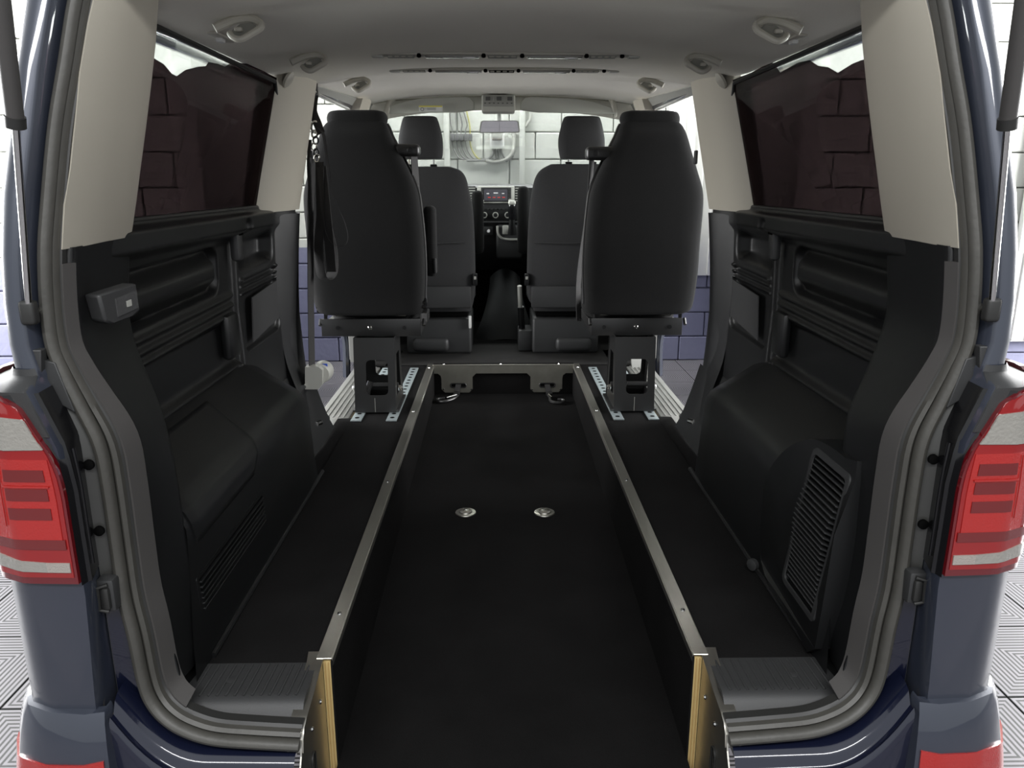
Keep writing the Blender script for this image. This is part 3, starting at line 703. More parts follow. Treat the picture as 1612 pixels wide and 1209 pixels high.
    # dark privacy tint, its wavy top edge shaped after an exposure artefact
    if s == -1: WV = [(240, 92), (255, 101), (268, 116), (276, 120), (290, 110), (310, 105), (322, 104), (326, 98), (340, 100), (352, 105), (364, 98), (385, 100), (400, 104), (424, 118)]
    else: WV = [(240, 92), (252, 97), (275, 112), (290, 103), (305, 101), (318, 92), (335, 96), (350, 105), (362, 112), (374, 96), (390, 103), (405, 112), (424, 120)]
    def onwin(px, py):
        p = AX(px, py, -0.79)
        for _ in range(8): p = AX(px, py, -gx(max(GL0, min(GL1, p.z)))+0.003)
        return p
    top = [onwin(*p) for p in WV]
    yz = [(p.y, p.z) for p in top]; yz = [(wy0, yz[0][1])]+[q for q in yz if wy0 < q[0] < wy1-0.05]+[(wy1-0.02, yz[-1][1])]
    poly = yz+[(wy1-0.02, GL0), (wy0, GL0)]
    flm = G().plate(poly, [], lambda a, b, t: Vector((s*(gx(b)-0.006-t), a, b)), 0.001).build('tint_hdr_edge', M['tint_glass'], win, smooth=False)
    # window surround
    zz0, zz1 = GL0, GL1
    g = G(); g.tube([(gx(GL0+.012)-0.006, wy0, GL0+0.008), (gx(GL0+.012)-0.006, wy1-0.03, GL0+0.008), (gx(GL0+0.03)-0.006, wy1-0.005, GL0+0.04), (gx(1.7)-0.006, wy1-0.005, 1.7), (gx(GL1-.05)-0.006, wy1-0.005, GL1-0.06), (gx(GL1-0.012)-0.006, wy1-0.04, GL1-0.016), (gx(GL1-.012)-0.006, wy0, GL1-0.012)], 0.0075, 8); g.build('window_rubber', M['rubber_dark'], win, sx=s)
    # slid-back door behind the window: frame and lower skin
    dy = 0.075
    sdw = G()
    sdw.grid(lambda a, b: (lerp(0.975, 0.975, b)+0.0, lerp(1.62, 2.95, a), lerp(0.35, 1.50, b)), 4, 4, 0.02)
    dr = sdw.build('sliding_door', M['paint'], van, sx=s); tag(dr, 'sliding door standing open outside the body')
    G().box((0.915, 3.00, 1.74), (0.03, 0.16, 0.50), 0.01, rot=Matrix.Rotation(radians(-12), 3, 'Y')).build('door_window_post', M['panelgrey'], dr, sx=s)
    g = G(); g.box((0.875, 2.2, 1.965), (0.03, 1.4, 0.03), 0.008); g.build('door_top_rail', M['paint'], dr, sx=s)
    # body outer skin lower forward of quarter & roof rail
    # centre pillar beige trim between window and door opening
    def cpz(z): return lerp(0.0, 1.0, (z-1.515)/(1.985-1.515))
    rows = []
    for z in (1.512, 1.52, 1.6, 1.75, 1.9, 1.96, 1.99):
        t = cpz(z); xr = lerp(0.862, 0.768, t); xf = lerp(0.822, 0.742, t); yr = lerp(2.70, 2.76, t); yf = lerp(3.16, 3.24, t)
        rows.append([(xr+0.02, yr, z), (xr-0.006, yr, z), (xr-0.022, yr+0.03, z), (lerp(xr, xf, 0.4)-0.022, lerp(yr, yf, 0.35), z), (lerp(xr, xf, 0.6)-0.030, lerp(yr, yf, 0.55), z), (xf-0.014, yf-0.05, z), (xf, yf, z), (xf+0.02, yf+0.02, z), (xf+0.10, yf+0.02, z)])
    cpo = loft(rows).build('centre_pillar_trim', M['beige'], van, sx=s, angle=30)
    G().box((s*0.775, 3.235, 1.712), (0.012, 0.03, 0.055), 0.005).build('pillar_catch', M['plastic2'], van)
    # beige corner cap
    G().lathe((s*0.742, 2.80, 1.955), [(0.03, 0), (0.03, 0.008), (0.02, 0.014)], (-s*0.6, 0, -0.4), 18).build('trim_cap', M['handle'], van)
    # body side above the door opening (cant rail) and screen pillars
    def cr(a, b):
        y = lerp(3.2, 4.75, a); t = b; return (lerp(0.752, 0.80, t)+0.03*a*0, y, lerp(hz(0.75, y)-0.006, 1.972, t))
    G().grid(cr, 12, 3, 0.012).build('cant_rail', M['panelgrey'], van, sx=s)
    g = G(); g.box((s*0.805, 3.9, 2.0), (0.05, 1.9, 0.05), 0.015); g.build('roof_rail', M['paint'], van)
    # B pillar (front of door opening): beige top seen beside seats
    rows = []
    for z, x, y in ((1.0, 0.845, 4.35), (1.35, 0.845, 4.35), (1.7, 0.815, 4.33), (1.9, 0.775, 4.30), (2.03, 0.72, 4.25)):
        rows.append([(x+0.05, y-0.03, z), (x, y-0.04, z), (x-0.025, y, z), (x-0.02, y+0.12, z), (x+0.05, y+0.14, z)])
    loft(rows).build('front_pillar_trim', M['beige'], van, sx=s)
    rows = []
    for z, x, y in ((0.60, 0.80, 4.42), (0.75, 0.80, 4.42), (1.0, 0.845, 4.40), (1.45, 0.845, 4.40)):
        rows.append([(x+0.09, y-0.05, z), (x+0.03, y-0.055, z), (x, y-0.04, z), (x-0.01, y, z), (x-0.01, y+0.3, z)])
    loft(rows).build('door_pillar', M['silver'], van, sx=s)
    # windscreen pillar
    g = G(); g.tube([(s*0.80, 4.80, 2.03), (s*0.83, 5.15, 1.87), (s*0.86, 5.5, 1.70), (s*0.88, 5.75, 1.56)], 0.035, 10, sm=3); g.build('screen_pillar', M['handle'], van)
    # front door, closed, window above
    g = G().grid(lambda a, b: (lerp(0.90, 0.86, b), lerp(4.5, 5.9, a), lerp(0.5, 1.5, b)), 4, 4, 0.05); g.build('front_door_trim', M['dash'], van, sx=s)
    G().grid(lambda a, b: (lerp(0.86, 0.80, b), lerp(4.5, 5.6-0.75*b, a), lerp(1.5, 1.98, b)), 4, 4, 0.004).build('front_door_window', M['clear_glass'], van, sx=s)
    # silver ribbed step in the sliding door opening
    g = G(); g.box((s*0.775, 3.72, 0.575), (0.15, 1.30, 0.035), 0.008)
    st = g.build('door_sill', M['silver'], van)
    for k in range(5): G().box((s*(0.725+k*0.024), 3.80, 0.594), (0.008, 0.98, 0.005), 0.002, 1).build('sill_rib', M['silver'], st)
    def up(a, b):
        return (0.73+0.12*a, 4.22+0.10*b**0.6+0.03*a, 0.59+0.22*b)
    G().grid(up, 4, 8, 0.01).build('sill_upturn', M['silver'], st, sx=s)
    g = G(); g.box((s*0.885, 4.40, 0.82), (0.02, 0.05, 0.42), 0.006); dj = g.build('door_jamb', M['silver'], van)
    G().lathe((s*0.875, 4.37, 0.92), [(0.026, 0), (0.026, 0.012), (0.012, 0.02)], (0, -1, 0), 16).build('jamb_bolt', M['chrome'], dj)
    G().tube([(s*0.93, 4.42, 0.98), (s*0.935, 4.42, 0.8), (s*0.92, 4.42, 0.70), (s*0.925, 4.42, 0.5)], 0.022, 8, sm=4).build('door_edge_seal', M['paint'], van)
    # roof grab handles (D-shaped loop with a folding grip inside)
    for hx, hy in ((0.600, 1.90), (0.585, 2.50), (0.585, 3.33)):
        z = hz(hx, hy)
        zc = z-0.030; k = 1.0
        lp = [(-0.058, 0.000), (-0.040, 0.010), (-0.015, 0.021), (0.018, 0.025), (0.041, 0.014), (0.042, 0.000), (0.026, -0.013), (0.004, -0.027), (-0.014, -0.022), (-0.024, -0.011)]
        def hp_(a, b, f=0.0): return Vector((s*(hx-a), hy-0.03+b*0.7+f, zc+b*0.95))
        gh = G().tube([hp_(*q) for q in lp], lambda t: 0.0105-0.004*t, 10, sm=5).build('grab_handle', M['handle'], van)
        cup = [(-0.024, -0.008), (-0.005, 0.012), (0.020, 0.016), (0.036, 0.004), (0.022, -0.012), (0.004, -0.024), (-0.012, -0.020)]
        G().plate([(a, b) for a, b in cup], [], lambda a, b, t: hp_(a, b, t+0.004), 0.004).build('handle_cup', M['panelgrey'], gh)
        G().box(hp_(-0.004, -0.003, -0.002), (0.018, 0.014, 0.010), 0.004, 3).build('handle_grip', M['handle'], gh)
    # coat hook plate above window
    hx, hy = 0.705, 2.05; z = hz(hx, hy)
    hk = G().box((s*hx, hy, z-0.004), (0.03, 0.12, 0.008), 0.004).build('roof_hook_plate', M['handle'], van)
    G().box((s*(hx+0.002), hy, z-0.011), (0.016, 0.03, 0.012), 0.004).build('roof_hook', M['white'], hk)
    # A pillar handle
    p = AY(609, 168, 4.78) if s == -1 else AY(967, 165, 4.78)
    g = G(); g.tube([(p.x-s*-0.0, 4.76, p.z-0.06), (p.x-s*0.01, 4.70, p.z-0.03), (p.x-s*0.03, 4.72, p.z+0.03), (p.x-s*0.05, 4.78, p.z+0.045)], 0.016, 10, sm=4); g.build('pillar_handle', M['handle'], van)
    # gas strut
    b0 = AY(46, 492, 1.30); b0.x = -abs(b0.x)
    t0_ = AX(-6, -60, -0.69); jn = b0.lerp(t0_, 0); 
    m1 = AY(24, 190, lerp(b0.y, t0_.y, 0.55))
    b0.x *= -s; t0_.x *= -s; m1.x *= -s
    stt = G().tube([m1, t0_], 0.0125, 14).build('gas_strut', M['band'], van)
    G().tube([m1+(b0-m1)*-0.02, m1+(b0-m1)*0.03], 0.0145, 14).build('strut_collar', M['rubber_dark'], stt)
    G().tube([m1, b0], 0.0055, 12).build('strut_rod', M['chrome'], stt)
    G().box(b0, (0.026, 0.022, 0.042), 0.007, 3).build('strut_joint', M['rubber_dark'], stt)
    G().lathe(b0+Vector((0, 0.0, 0)), [(0.008, 0), (0.008, 0.05)], (0, 1, 0), 12).build('strut_ball', M['chrome'], stt)

# ---- side load floors, sills
for s in (-1, 1):
    g = G(); g.box((s*0.555, 3.08, 0.585), (0.245, 3.2, 0.03), 0.004)
    g.box((s*0.575, 2.0, 0.58), (0.20, 1.1, 0.02))
    g.build('side_floor_carpet', M['carpet'], van)
    g = G(); g.box((s*0.705, 2.72, 0.583), (0.09, 1.16, 0.02), 0.003); g.build('floor_edge_carpet', M['carpet'], van)
    G().tube([(s*0.664, 1.50, 0.606), (s*0.668, 2.0, 0.604), (s*0.668, 2.62, 0.604)], 0.008, 8).build('floor_edge_bead', M['plastic'], van)
    # ribbed sill plate
    def sp_(a, b):
        x = lerp(0.428, 0.672+0.0*b, a) + (0.022*b*a); t = b
        y = interp([(0, 1.475), (0.6, 1.365), (0.68, 1.352), (1, 1.322)], t); z = interp([(0, 0.603), (0.58, 0.603), (0.66, 0.598), (0.74, 0.590), (1, 0.560)], t)
        return (x, y, z)
    sl_ = G().grid(sp_, 12, 16, -0.01).build('sill_plate', M['plastic2'], van, sx=s)
    for k in range(13):
        x = 0.442+k*0.0178
        G().tube([(s*x, 1.468, 0.6035), (s*(x+0.004), 1.372, 0.6035), (s*(x+0.006), 1.366, 0.602)], 0.0028, 6).build('sill_rib', M['plastic2'], sl_)
    G().lathe((s*0.595, 1.415, 0.6035), [(0.011, 0), (0.011, 0.0012), (0.009, 0.0018)], (0, 0, 1), 20).build('sill_mark', M['plastic2'], sl_)
    # black corner foot beside the sill plate
    def ft(a, b):
        return (lerp(0.672+0.02*b, 0.76-0.03*b, a), lerp(1.50, 1.325, b), 0.603+0.09*a**2*(1-b*0.6)-0.04*b)
    G().grid(ft, 6, 6, -0.01).build('corner_foot', M['plastic'], van, sx=s)
# front floor
G().box((0, 4.98, 0.585), (1.58, 1.42, 0.03), 0.003).build('cab_floor', M['carpet_front'], van)
G().box((0, 4.58, 0.595), (1.24, 0.60, 0.018), 0.003).build('cab_mat', M['carpet_front'], van)
# underbody sides hidden support
G().box((0, 3.9, 0.24), (1.5, 3.9, 0.06)).build('underbody', M['steel_black'], van)

# ---- roof lamp bars
for (y, hw, lab) in ((2.705, 0.455, 'long roof lamp and vent bar nearer the tailgate'), (3.19, 0.462, 'long roof lamp and vent bar nearer the windscreen')):
    z = hz(0, y)
    bar = G().box((0, y, z-0.004), (2*hw, 0.055, 0.012), 0.004).build('roof_vent_bar', M['handle'], van); tag(bar, lab)
    segs = [(-0.98, -0.90, 'g'), (-0.78, -0.42, 'p'), (-0.34, 0.0, 'l'), (0.02, 0.24, 'p'), (0.28, 0.60, 'l'), (0.64, 0.86, 'p'), (0.88, 0.97, 'g')]
    segs = [(-0.96, -0.88, 'g'), (-0.85, -0.66, 'p'), (-0.58, -0.19, 'l'), (-0.13, 0.08, 'p'), (0.15, 0.55, 'l'), (0.60, 0.79, 'p'), (0.88, 0.96, 'g')]
    for a, b, kd in segs:
        c = (a+b)/2*hw; w = (b-a)*hw
        if kd == 'l':
            G().box((c, y-0.004, z-0.012), (w, 0.036, 0.008), 0.003).build('lamp_lens', M['clear_lens'], bar)
            G().box((c+w*0.3, y-0.004, z-0.0165), (w*0.25, 0.020, 0.004), 0.002).build('lamp_bulb', M['chrome'], bar)
        elif kd == 'p':
            dk = (y > 3 and a < 0.05 and b > 0)
            G().box((c, y-0.004, z-0.012), (w, 0.034, 0.007), 0.002).build('vent_flap', M['hole'] if dk else M['panelgrey'], bar)
            for j in range(4): G().box((c-w/2+w*(j+0.5)/4, y-0.020, z-0.0145), (w/4-0.008, 0.004, 0.004), 0.001, 1).build('vent_fin', M['handle'], bar)
        else: G().box((c, y, z-0.012), (w, 0.03, 0.007), 0.002).build('end_lens', M['silver_box'], bar)
    for u in (-0.62, -0.16, 0.115, 0.575, 0.83):
        G().lathe((u*hw, y-0.022, z-0.008), [(0.0075, 0), (0.0075, 0.008), (0.004, 0.010)], (0, -0.3, -1), 12).build('knob', M['hole'], bar)

# ---- windscreen header, visors, console, mirror, windscreen
def hdr(a, b):
    x = lerp(-0.80, 0.80, a); arch = 0.075*(abs(x)/0.8)**2.6
    return (x, lerp(4.76, 4.86, b), lerp(2.098-arch*0.6, 2.035-arch, b)-0.004*sin(pi*b))
G().grid(hdr, 30, 4, 0.01).build('screen_header', M['handle'], van)
for s in (-1, 1):
    pts = []
    xi, xo = 0.105, 0.66
    if s == -1: xi, xo = 0.16, 0.69
    poly = [(xi, 2.018), (xi+0.0, 2.06), (xi+0.02, 2.083), (xi+0.07, 2.092), (xi+0.3, 2.083), (xo-0.12, 2.062), (xo-0.03, 2.036), (xo, 2.010), (xo, 2.000), (xi+0.1, 2.006)]
    xi2 = [(x, z-0.004) for x, z in poly]
    v = G().plate(xi2, [], lambda a, b, t: Vector((s*a, 4.70+t-(b-2.0)*0.3, b)), 0.022).build('sun_visor', M['headgrey'], van)
    m_ = v.modifiers.new('b', 'BEVEL'); m_.width = 0.006; m_.segments = 2
    if s == -1:
        p = AY(678, 171, 4.66)
        lbv = G().box(p, (0.135, 0.004, 0.030), 0).build('warning_label', M['white'], v, smooth=False)
    if s == -1:
        G().box(p+Vector((0, -0.003, 0.012)), (0.133, 0.002, 0.007)).build('label_band', M['yellow'], v, smooth=False)
        G().lathe(p+Vector((-0.048, -0.003, -0.004)), [(0.010, 0), (0.010, 0.002)], (0, -1, 0), 16).build('label_symbol', M['darkprint'], v)
        G().lathe(p+Vector((-0.048, -0.0045, -0.004)), [(0.007, 0), (0.007, 0.002)], (0, -1, 0), 16).build('label_symbol', M['white'], v)
        for k in range(3): G().box(p+Vector((0.005, -0.003, 0.003-k*0.005)), (0.05, 0.002, 0.0015)).build('label_line', M['grey_cable'], v, smooth=False)
a = AY(758, 150, 4.60); b = AY(811, 178, 4.60)
oc = G().box(((a.x+b.x)/2, 4.66, (a.z+b.z)/2+0.004), (b.x-a.x, 0.14, abs(a.z-b.z)), 0.012, 3).build('overhead_console', M['headgrey'], van)
G().box(((a.x+b.x)/2, 4.588, (a.z+b.z)/2+0.018), ((b.x-a.x)*0.92, 0.006, 0.062), 0.003).build('console_panel', M['panelgrey'], oc)
for u, w in ((-0.31, 0.026), (-0.15, 0.010), (0.02, 0.028), (0.18, 0.010), (0.34, 0.028)):
    G().box(((a.x+b.x)/2+u*(b.x-a.x), 4.584, (a.z+b.z)/2+0.028), (w, 0.006, 0.021), 0.002).build('console_button', M['darkprint'] if w > 0.02 else M['panelgrey'], oc)
for k in range(7): G().box(((a.x+b.x)/2+(k-3)*0.025, 4.584, (a.z+b.z)/2+0.004), (0.010, 0.004, 0.005), 0.001, 1).build('console_mark', M['darkprint'], oc)
a = AY(755, 191, 4.85); b = AY(817, 208, 4.85)
rm = thing('rear_view_mirror', 'rectangular rear view mirror hanging before the windscreen', 'mirror', ((a.x+b.x)/2, 4.86, b.z))
cxm = (a.x+b.x)/2; czm = (a.z+b.z)/2
G().plate([(-0.122, -0.030), (-0.112, 0.028), (-0.10, 0.035), (0.10, 0.037), (0.115, 0.030), (0.124, -0.022), (0.118, -0.033), (-0.115, -0.036)], [], lambda u, v, t: Vector((cxm+u, 4.86+t, czm+v)), 0.02).build('mirror_housing', M['panelgrey'], rm)
G().plate([(-0.115, -0.028), (-0.105, 0.026), (-0.095, 0.031), (0.098, 0.033), (0.108, 0.027), (0.116, -0.020), (0.112, -0.028), (-0.11, -0.031)], [], lambda u, v, t: Vector((cxm+u, 4.852+t-v*0.20, czm+v)), 0.004).build('mirror_glass', M['mirror'], rm)
G().tube([(cxm, 4.885, czm), (cxm, 4.97, czm+0.05), (cxm, 5.02, czm+0.10)], 0.012, 8).build('mirror_arm', M['panelgrey'], rm)
def ws(a_, b_):
    x = lerp(-0.80, 0.80, a_)*(1+0.08*(1-b_)); y = lerp(5.78, 4.90, b_)-0.10*(abs(lerp(-1, 1, a_)))**2; z = lerp(1.555, 2.02, b_)
    return (x, y, z)
G().grid(ws, 14, 8, 0.005).build('windscreen', M['clear_glass'], van)

# ---- dashboard
YD = 5.42
def Dp(px, py): return AY(px, py, YD)
def dsh(a_, b_):
    x = lerp(-0.86, 0.86, a_); pr = [(5.90, 1.535), (5.60, 1.555), (5.46, 1.55), (5.42, 1.53), (5.425, 1.45), (5.43, 1.30), (5.46, 1.20), (5.52, 1.05), (5.62, 0.95)]
    t = b_*(len(pr)-1); i = min(int(t), len(pr)-2); return (x, lerp(pr[i][0], pr[i+1][0], t-i), lerp(pr[i][1], pr[i+1][1], t-i)+0.0)
# align top edge with the photograph: z of px 292 on plane
ztop = Dp(783, 292).z
DZ = ztop-1.545
g = G().grid(dsh, 20, 24)
for v in g.v: v.z += DZ
dash = g.build('dashboard', M['dash'], van); tag(dash, 'dark dashboard with screen and round dials')
def dbox(x0, y0, x1, y1, m, name, dep=0.01, out=0.006, r=0.003, par=None):
    A = AY(x0, y0, YD-out); B = AY(x1, y1, YD-out)
    return G().box(((A.x+B.x)/2, YD-out+dep/2, (A.z+B.z)/2), (abs(B.x-A.x), dep, abs(A.z-B.z)), r).build(name, m, par or dash)
dbox(751, 293, 810, 320, M['silver_box'], 'screen_bezel', 0.03, 0.012, 0.006)
dbox(757, 295, 805, 318, M['dash'], 'radio_face', 0.03, 0.014, 0.004)
dbox(762, 298, 799, 316, M['screen'], 'touch_screen', 0.03, 0.017, 0.002)
dbox(766, 304, 770, 305.5, M['screen_text'], 'screen_mark', 0.03, 0.018, 0); dbox(777, 303, 784, 304.5, M['screen_text'], 'screen_mark', 0.03, 0.018, 0); dbox(790, 304, 794, 305.2, M['screen_text'], 'screen_mark', 0.03, 0.018, 0)
for k in range(4): dbox(768+k*7.5, 310, 772.5+k*7.5, 311.5, M['screen_red'], 'screen_mark', 0.03, 0.018, 0)
for k in range(4):
    dbox(757.5, 297+k*4.5, 761, 300+k*4.5, M['plastic2'], 'radio_key', 0.02, 0.016, 0.001); dbox(800, 297+k*4.5, 804, 300+k*4.5, M['plastic2'], 'radio_key', 0.02, 0.016, 0.001)
for px in (759, 803):
    p = AY(px, 316, YD-0.02); G().lathe(p, [(0.012, 0), (0.012, 0.014), (0.009, 0.016)], (0, -1, 0), 16).build('radio_knob', M['silver_box'], dash)
for x0, x1 in ((735, 748), (811, 822)):
    dbox(x0-1, 293, x1+1, 319, M['plastic2'], 'air_vent', 0.03, 0.004)
    for k in range(6): dbox(x0, 295.5+k*4, x1, 297+k*4, M['silver_box'], 'vent_slat', 0.02, 0.008, 0.001)
dbox(746, 329, 822, 347, M['plastic'], 'heater_panel', 0.03, 0.006)
for px in (762.5, 780, 799):
    p = AY(px, 338.5, YD-0.014)
    kn = G().lathe(p, [(0.0205, 0), (0.0205, 0.010), (0.0165, 0.011), (0.0165, 0.004), (0.010, 0.004)], (0, -1, 0), 24).build('heater_dial', M['silver_box'], dash)
    G().lathe(p+Vector((0, -0.003, 0)), [(0.0135, 0), (0.0130, 0.018), (0.009, 0.020)], (0, -1, 0), 20).build('dial_cap', M['plastic'], dash)
for k in range(5): dbox(767+k*6, 328.3, 770+k*6, 330, M['plastic2'], 'dash_button', 0.02, 0.012, 0.001)
dbox(745, 348, 822, 351, M['plastic2'], 'dash_ledge', 0.04, 0.02, 0.004)
dbox(760, 357, 776, 370, M['plastic2'], 'socket_panel', 0.03, 0.006)
p = AY(769, 363.5, YD-0.012); G().lathe(p, [(0.014, 0), (0.014, 0.006), (0.010, 0.007), (0.010, -0.004)], (0, -1, 0), 20).build('power_socket', M['chrome'], dash)
G().box((0, 5.72, 0.95), (1.70, 0.06, 0.85), 0.01).build('firewall', M['hole'], van)
G().box((0, 5.45, 0.583), (1.6, 0.6, 0.03)).build('footwell_carpet', M['carpet'], van)
G().box((0, 5.95, 0.9), (1.75, 0.4, 1.0), 0.1, 4).build('front_body', M['paint'], van)
# gear console
def gp(px, py, y): return AY(px, py, y)
c0 = gp(781, 355, 5.30); c1 = gp(817, 408, 5.30)
gc = G().box(((c0.x+c1.x)/2+0.01, 5.39, (c0.z+c1.z)/2), (c1.x-c0.x+0.02, 0.2, c0.z-c1.z), 0.02, 3).build('gear_console', M['plastic2'], van)
A = gp(783, 358, 5.285); B = gp(818, 377, 5.285)
G().tube([(A.x, 5.285, A.z+0.01), (A.x+0.005, 5.283, B.z+0.04), (A.x+0.03, 5.282, B.z+0.01), (A.x+0.08, 5.282, B.z), (B.x, 5.283, B.z)], 0.008, 8, sm=4).build('console_rim', M['silver_box'], gc)
p = gp(798, 362, 5.27); G().box((p.x-0.01, 5.285, p.z), (0.04, 0.02, 0.06), 0.006).build('gear_gate', M['silver_box'], gc)
p0 = gp(806, 368, 5.25); p1 = gp(806, 345, 5.22)
gl = G().tube([p0, p0.lerp(p1, 0.5), p1], lambda t: 0.030-0.012*t, 12, sm=4).build('gear_gaiter', M['plastic'], gc)
p2 = gp(806, 323, 5.20)
G().tube([p1, p1.lerp(p2, 0.5)+Vector((0, 0, 0)), p2, p2+Vector((0, 0, 0.02))], lambda t: 0.020+0.008*sin(pi*min(1, t*1.1)), 14, sm=4).build('gear_knob', M['plastic_gloss'], gc)
G().box((p2.x, 5.19, p2.z+0.016), (0.05, 0.04, 0.03), 0.012, 3).build('knob_cap', M['silver_box'], gc)
def tun(a_, b_):
    u = lerp(-1, 1, a_); return (0.02+u*lerp(0.10, 0.24, b_**2), lerp(5.40, 5.0, b_), 1.02-0.42*b_**1.1-0.06*u*u)
G().grid(tun, 10, 10, 0.01).build('floor_tunnel', M['plastic'], van)

# ------------------------------------------------------------------ the lowered wheelchair floor
well = thing('wheelchair_floor', 'black carpeted sunken wheelchair floor edged with bare metal strips', 'wheelchair ramp floor', (0, 2.8, 0.3))
XI = 0.398
def fz(y): return interp([(0.9, 0.30), (1.5, 0.345), (4.27, 0.435)], y)
G().grid(lambda a, b: (lerp(-XI, XI, a)+0.0, lerp(1.0, 4.27, b), fz(lerp(1.0, 4.27, b))), 8, 30, 0.02).build('well_carpet', M['carpet'], well)
for s in (-1, 1):
    # carpeted ply side wall
    g = G(); g.plate([(1.478, 0.18), (1.478, 0.604), (4.27, 0.604), (4.27, 0.40)], [], lambda a, b, t: Vector((s*(XI-0.002+t), a, b)), 0.004)
    g.build('side_carpet', M['carpet'], well)
    pe = G().plate([(1.48, 0.18), (1.48, 0.600), (4.27, 0.600), (4.27, 0.40)], [], lambda a, b, t: Vector((s*(XI+0.003+t), a, b)), 0.016).build('plywood_panel', M['ply'], well, smooth=False)
    for xo in (0.0075, 0.0145):
        G().box((s*(XI+xo), 1.4785, 0.39), (0.0016, 0.003, 0.42)).build('ply_layer', M['ply_dark'], pe, smooth=False)
    # metal capping strip
    st = G(); st.box((s*(XI+0.0165), 2.88, 0.6075), (0.034, 2.80, 0.004), 0.001, 1); st.box((s*(XI-0.0015), 2.88, 0.600), (0.002, 2.80, 0.016))
    so = st.build('edge_strip', M['alu'], well, smooth=False)
    for y in (1.66, 2.50, 3.34, 4.18): G().lathe((s*(XI+0.018), y, 0.609), [(0.006, 0), (0.005, 0.003), (0.001, 0.004)], (0, 0, 1), 12).build('rivet', M['chrome'], so)
    # rear side plate with its shaped flange
    pp = [(1.50, 0.605), (1.46, 0.600), (1.42, 0.588), (1.36, 0.578), (1.30, 0.572), (1.285, 0.560), (1.275, 0.53), (1.24, 0.48), (1.20, 0.44), (1.14, 0.40), (1.14, 0.18), (1.50, 0.18)]
    sl1 = rrect(1.335, 0.385, 1.362, 0.475, 0.012)
    rp = G().plate(pp, [sl1], lambda a, b, t: Vector((s*(XI+0.020+t), a, b)), 0.003).build('rear_side_plate', M['alu'], well, smooth=False)
    G().plate(rrect(1.33, 0.38, 1.367, 0.48, 0.015), [], lambda a, b, t: Vector((s*(XI+0.024+t), a, b)), 0.004).build('slot_backing', M['plastic'], rp)
    G().tube([(s*(XI+0.018), y, z) for y, z in sl1], 0.0025, 6, closed=True).build('slot_edging', M['rubber_dark'], rp)
    fp = [(1.505, 0.610), (1.47, 0.607), (1.43, 0.600), (1.38, 0.590), (1.33, 0.584), (1.300, 0.576), (1.288, 0.560), (1.282, 0.535)]
    wd = [0.038, 0.034, 0.034, 0.032, 0.032, 0.032, 0.032, 0.032]
    vs = []; fs = []
    for (y, z), w in zip(fp, wd): vs += [(s*(XI+0.018), y, z), (s*(XI+0.018+w), y, z), (s*(XI+0.018+w), y, z-0.003), (s*(XI+0.018), y, z-0.003)]
    for i in range(len(fp)-1):
        for k in range(4): fs.append((i*4+k, i*4+(k+1) % 4, i*4+4+(k+1) % 4, i*4+4+k))
    fs += [(0, 1, 2, 3), tuple(range(len(vs)-4, len(vs)))]
    G().add(vs, fs).build('plate_flange', M['alu'], rp, angle=50)
    for y, z in ((1.44, 0.53), (1.36, 0.525)): G().lathe((s*(XI+0.020), y, z), [(0.006, 0), (0.004, 0.003)], (-s, 0, 0), 12).build('rivet', M['chrome'], rp)
    # floor anchor disc
    for (px, py) in ((733, 807),) if s == -1 else ((857, 807),):
        p = AZ(px, py, fz(2.80)+0.001); z = fz(p.y); p = AZ(px, py, z)
        d = G().lathe(p, [(0.040, 0), (0.039, 0.003), (0.026, 0.004), (0.026, 0.002), (0.024, 0.008), (0.018, 0.012), (0.009, 0.013), (0.009, 0.008)], (0, 0.0, 1), 32).build('anchor_disc', M['alu'], well)
        G().lathe(p+Vector((0, 0, 0.008)), [(0.008, 0), (0.008, 0.004), (0.004, 0.005)], (0, 0, 1), 16).build('anchor_bolt', M['chrome'], d)
# front end plate with cut-outs
z0, z1 = 0.448, 0.607
def cut(x0, x1, zt): return [(x0, z0), (x0, zt-0.02), (x0+0.006, zt-0.006), (x0+0.02, zt), (x1-0.02, zt), (x1-0.006, zt-0.006), (x1, zt-0.02), (x1, z0)]
A1 = [AY(p_, 600, 4.25).x for p_ in (695, 744, 835, 885)]
poly = [(-XI, z1), (-XI, z0+0.11)]
zt = 0.560
poly = [(-XI, z1), (-XI, zt), (A1[0]-0.02, zt), (A1[0]-0.004, zt-0.012), (A1[0], zt-0.03), (A1[0], z0+0.02), (A1[0]+0.02, z0), (A1[1]-0.02, z0), (A1[1], z0+0.02), (A1[1], zt-0.02), (A1[1]+0.02, zt),
        (A1[2]-0.02, zt), (A1[2], zt-0.02), (A1[2], z0+0.02), (A1[2]+0.02, z0), (A1[3]-0.02, z0), (A1[3], z0+0.02), (A1[3], zt-0.03), (A1[3]+0.004, zt-0.012), (A1[3]+0.02, zt), (XI, zt), (XI, z1)]
slots = [rrect(AY(c-12, 600, 4.25).x, 0.478, AY(c+12, 600, 4.25).x, 0.502, 0.011) for c in (721.5, 861.5)]
ep = G().plate(poly, slots, lambda a, b, t: Vector((a, 4.245+t, b)), 0.003).build('front_plate', M['alu_dull'], well, smooth=False)
for sl_p in slots: G().tube([(a, 4.243, b) for a, b in sl_p], 0.004, 6, closed=True).build('slot_edging', M['rubber_dark'], ep)
for c in (698.5, 742, 838, 882):
    p = AY(c, 613, 4.243); G().lathe(p, [(0.006, 0), (0.004, 0.003)], (0, -1, 0), 12).build('rivet', M['chrome'], ep)
G().box((0, 4.268, 0.52), (0.80, 0.012, 0.19)).build('well_front_wall', M['carpet'], well, smooth=False)
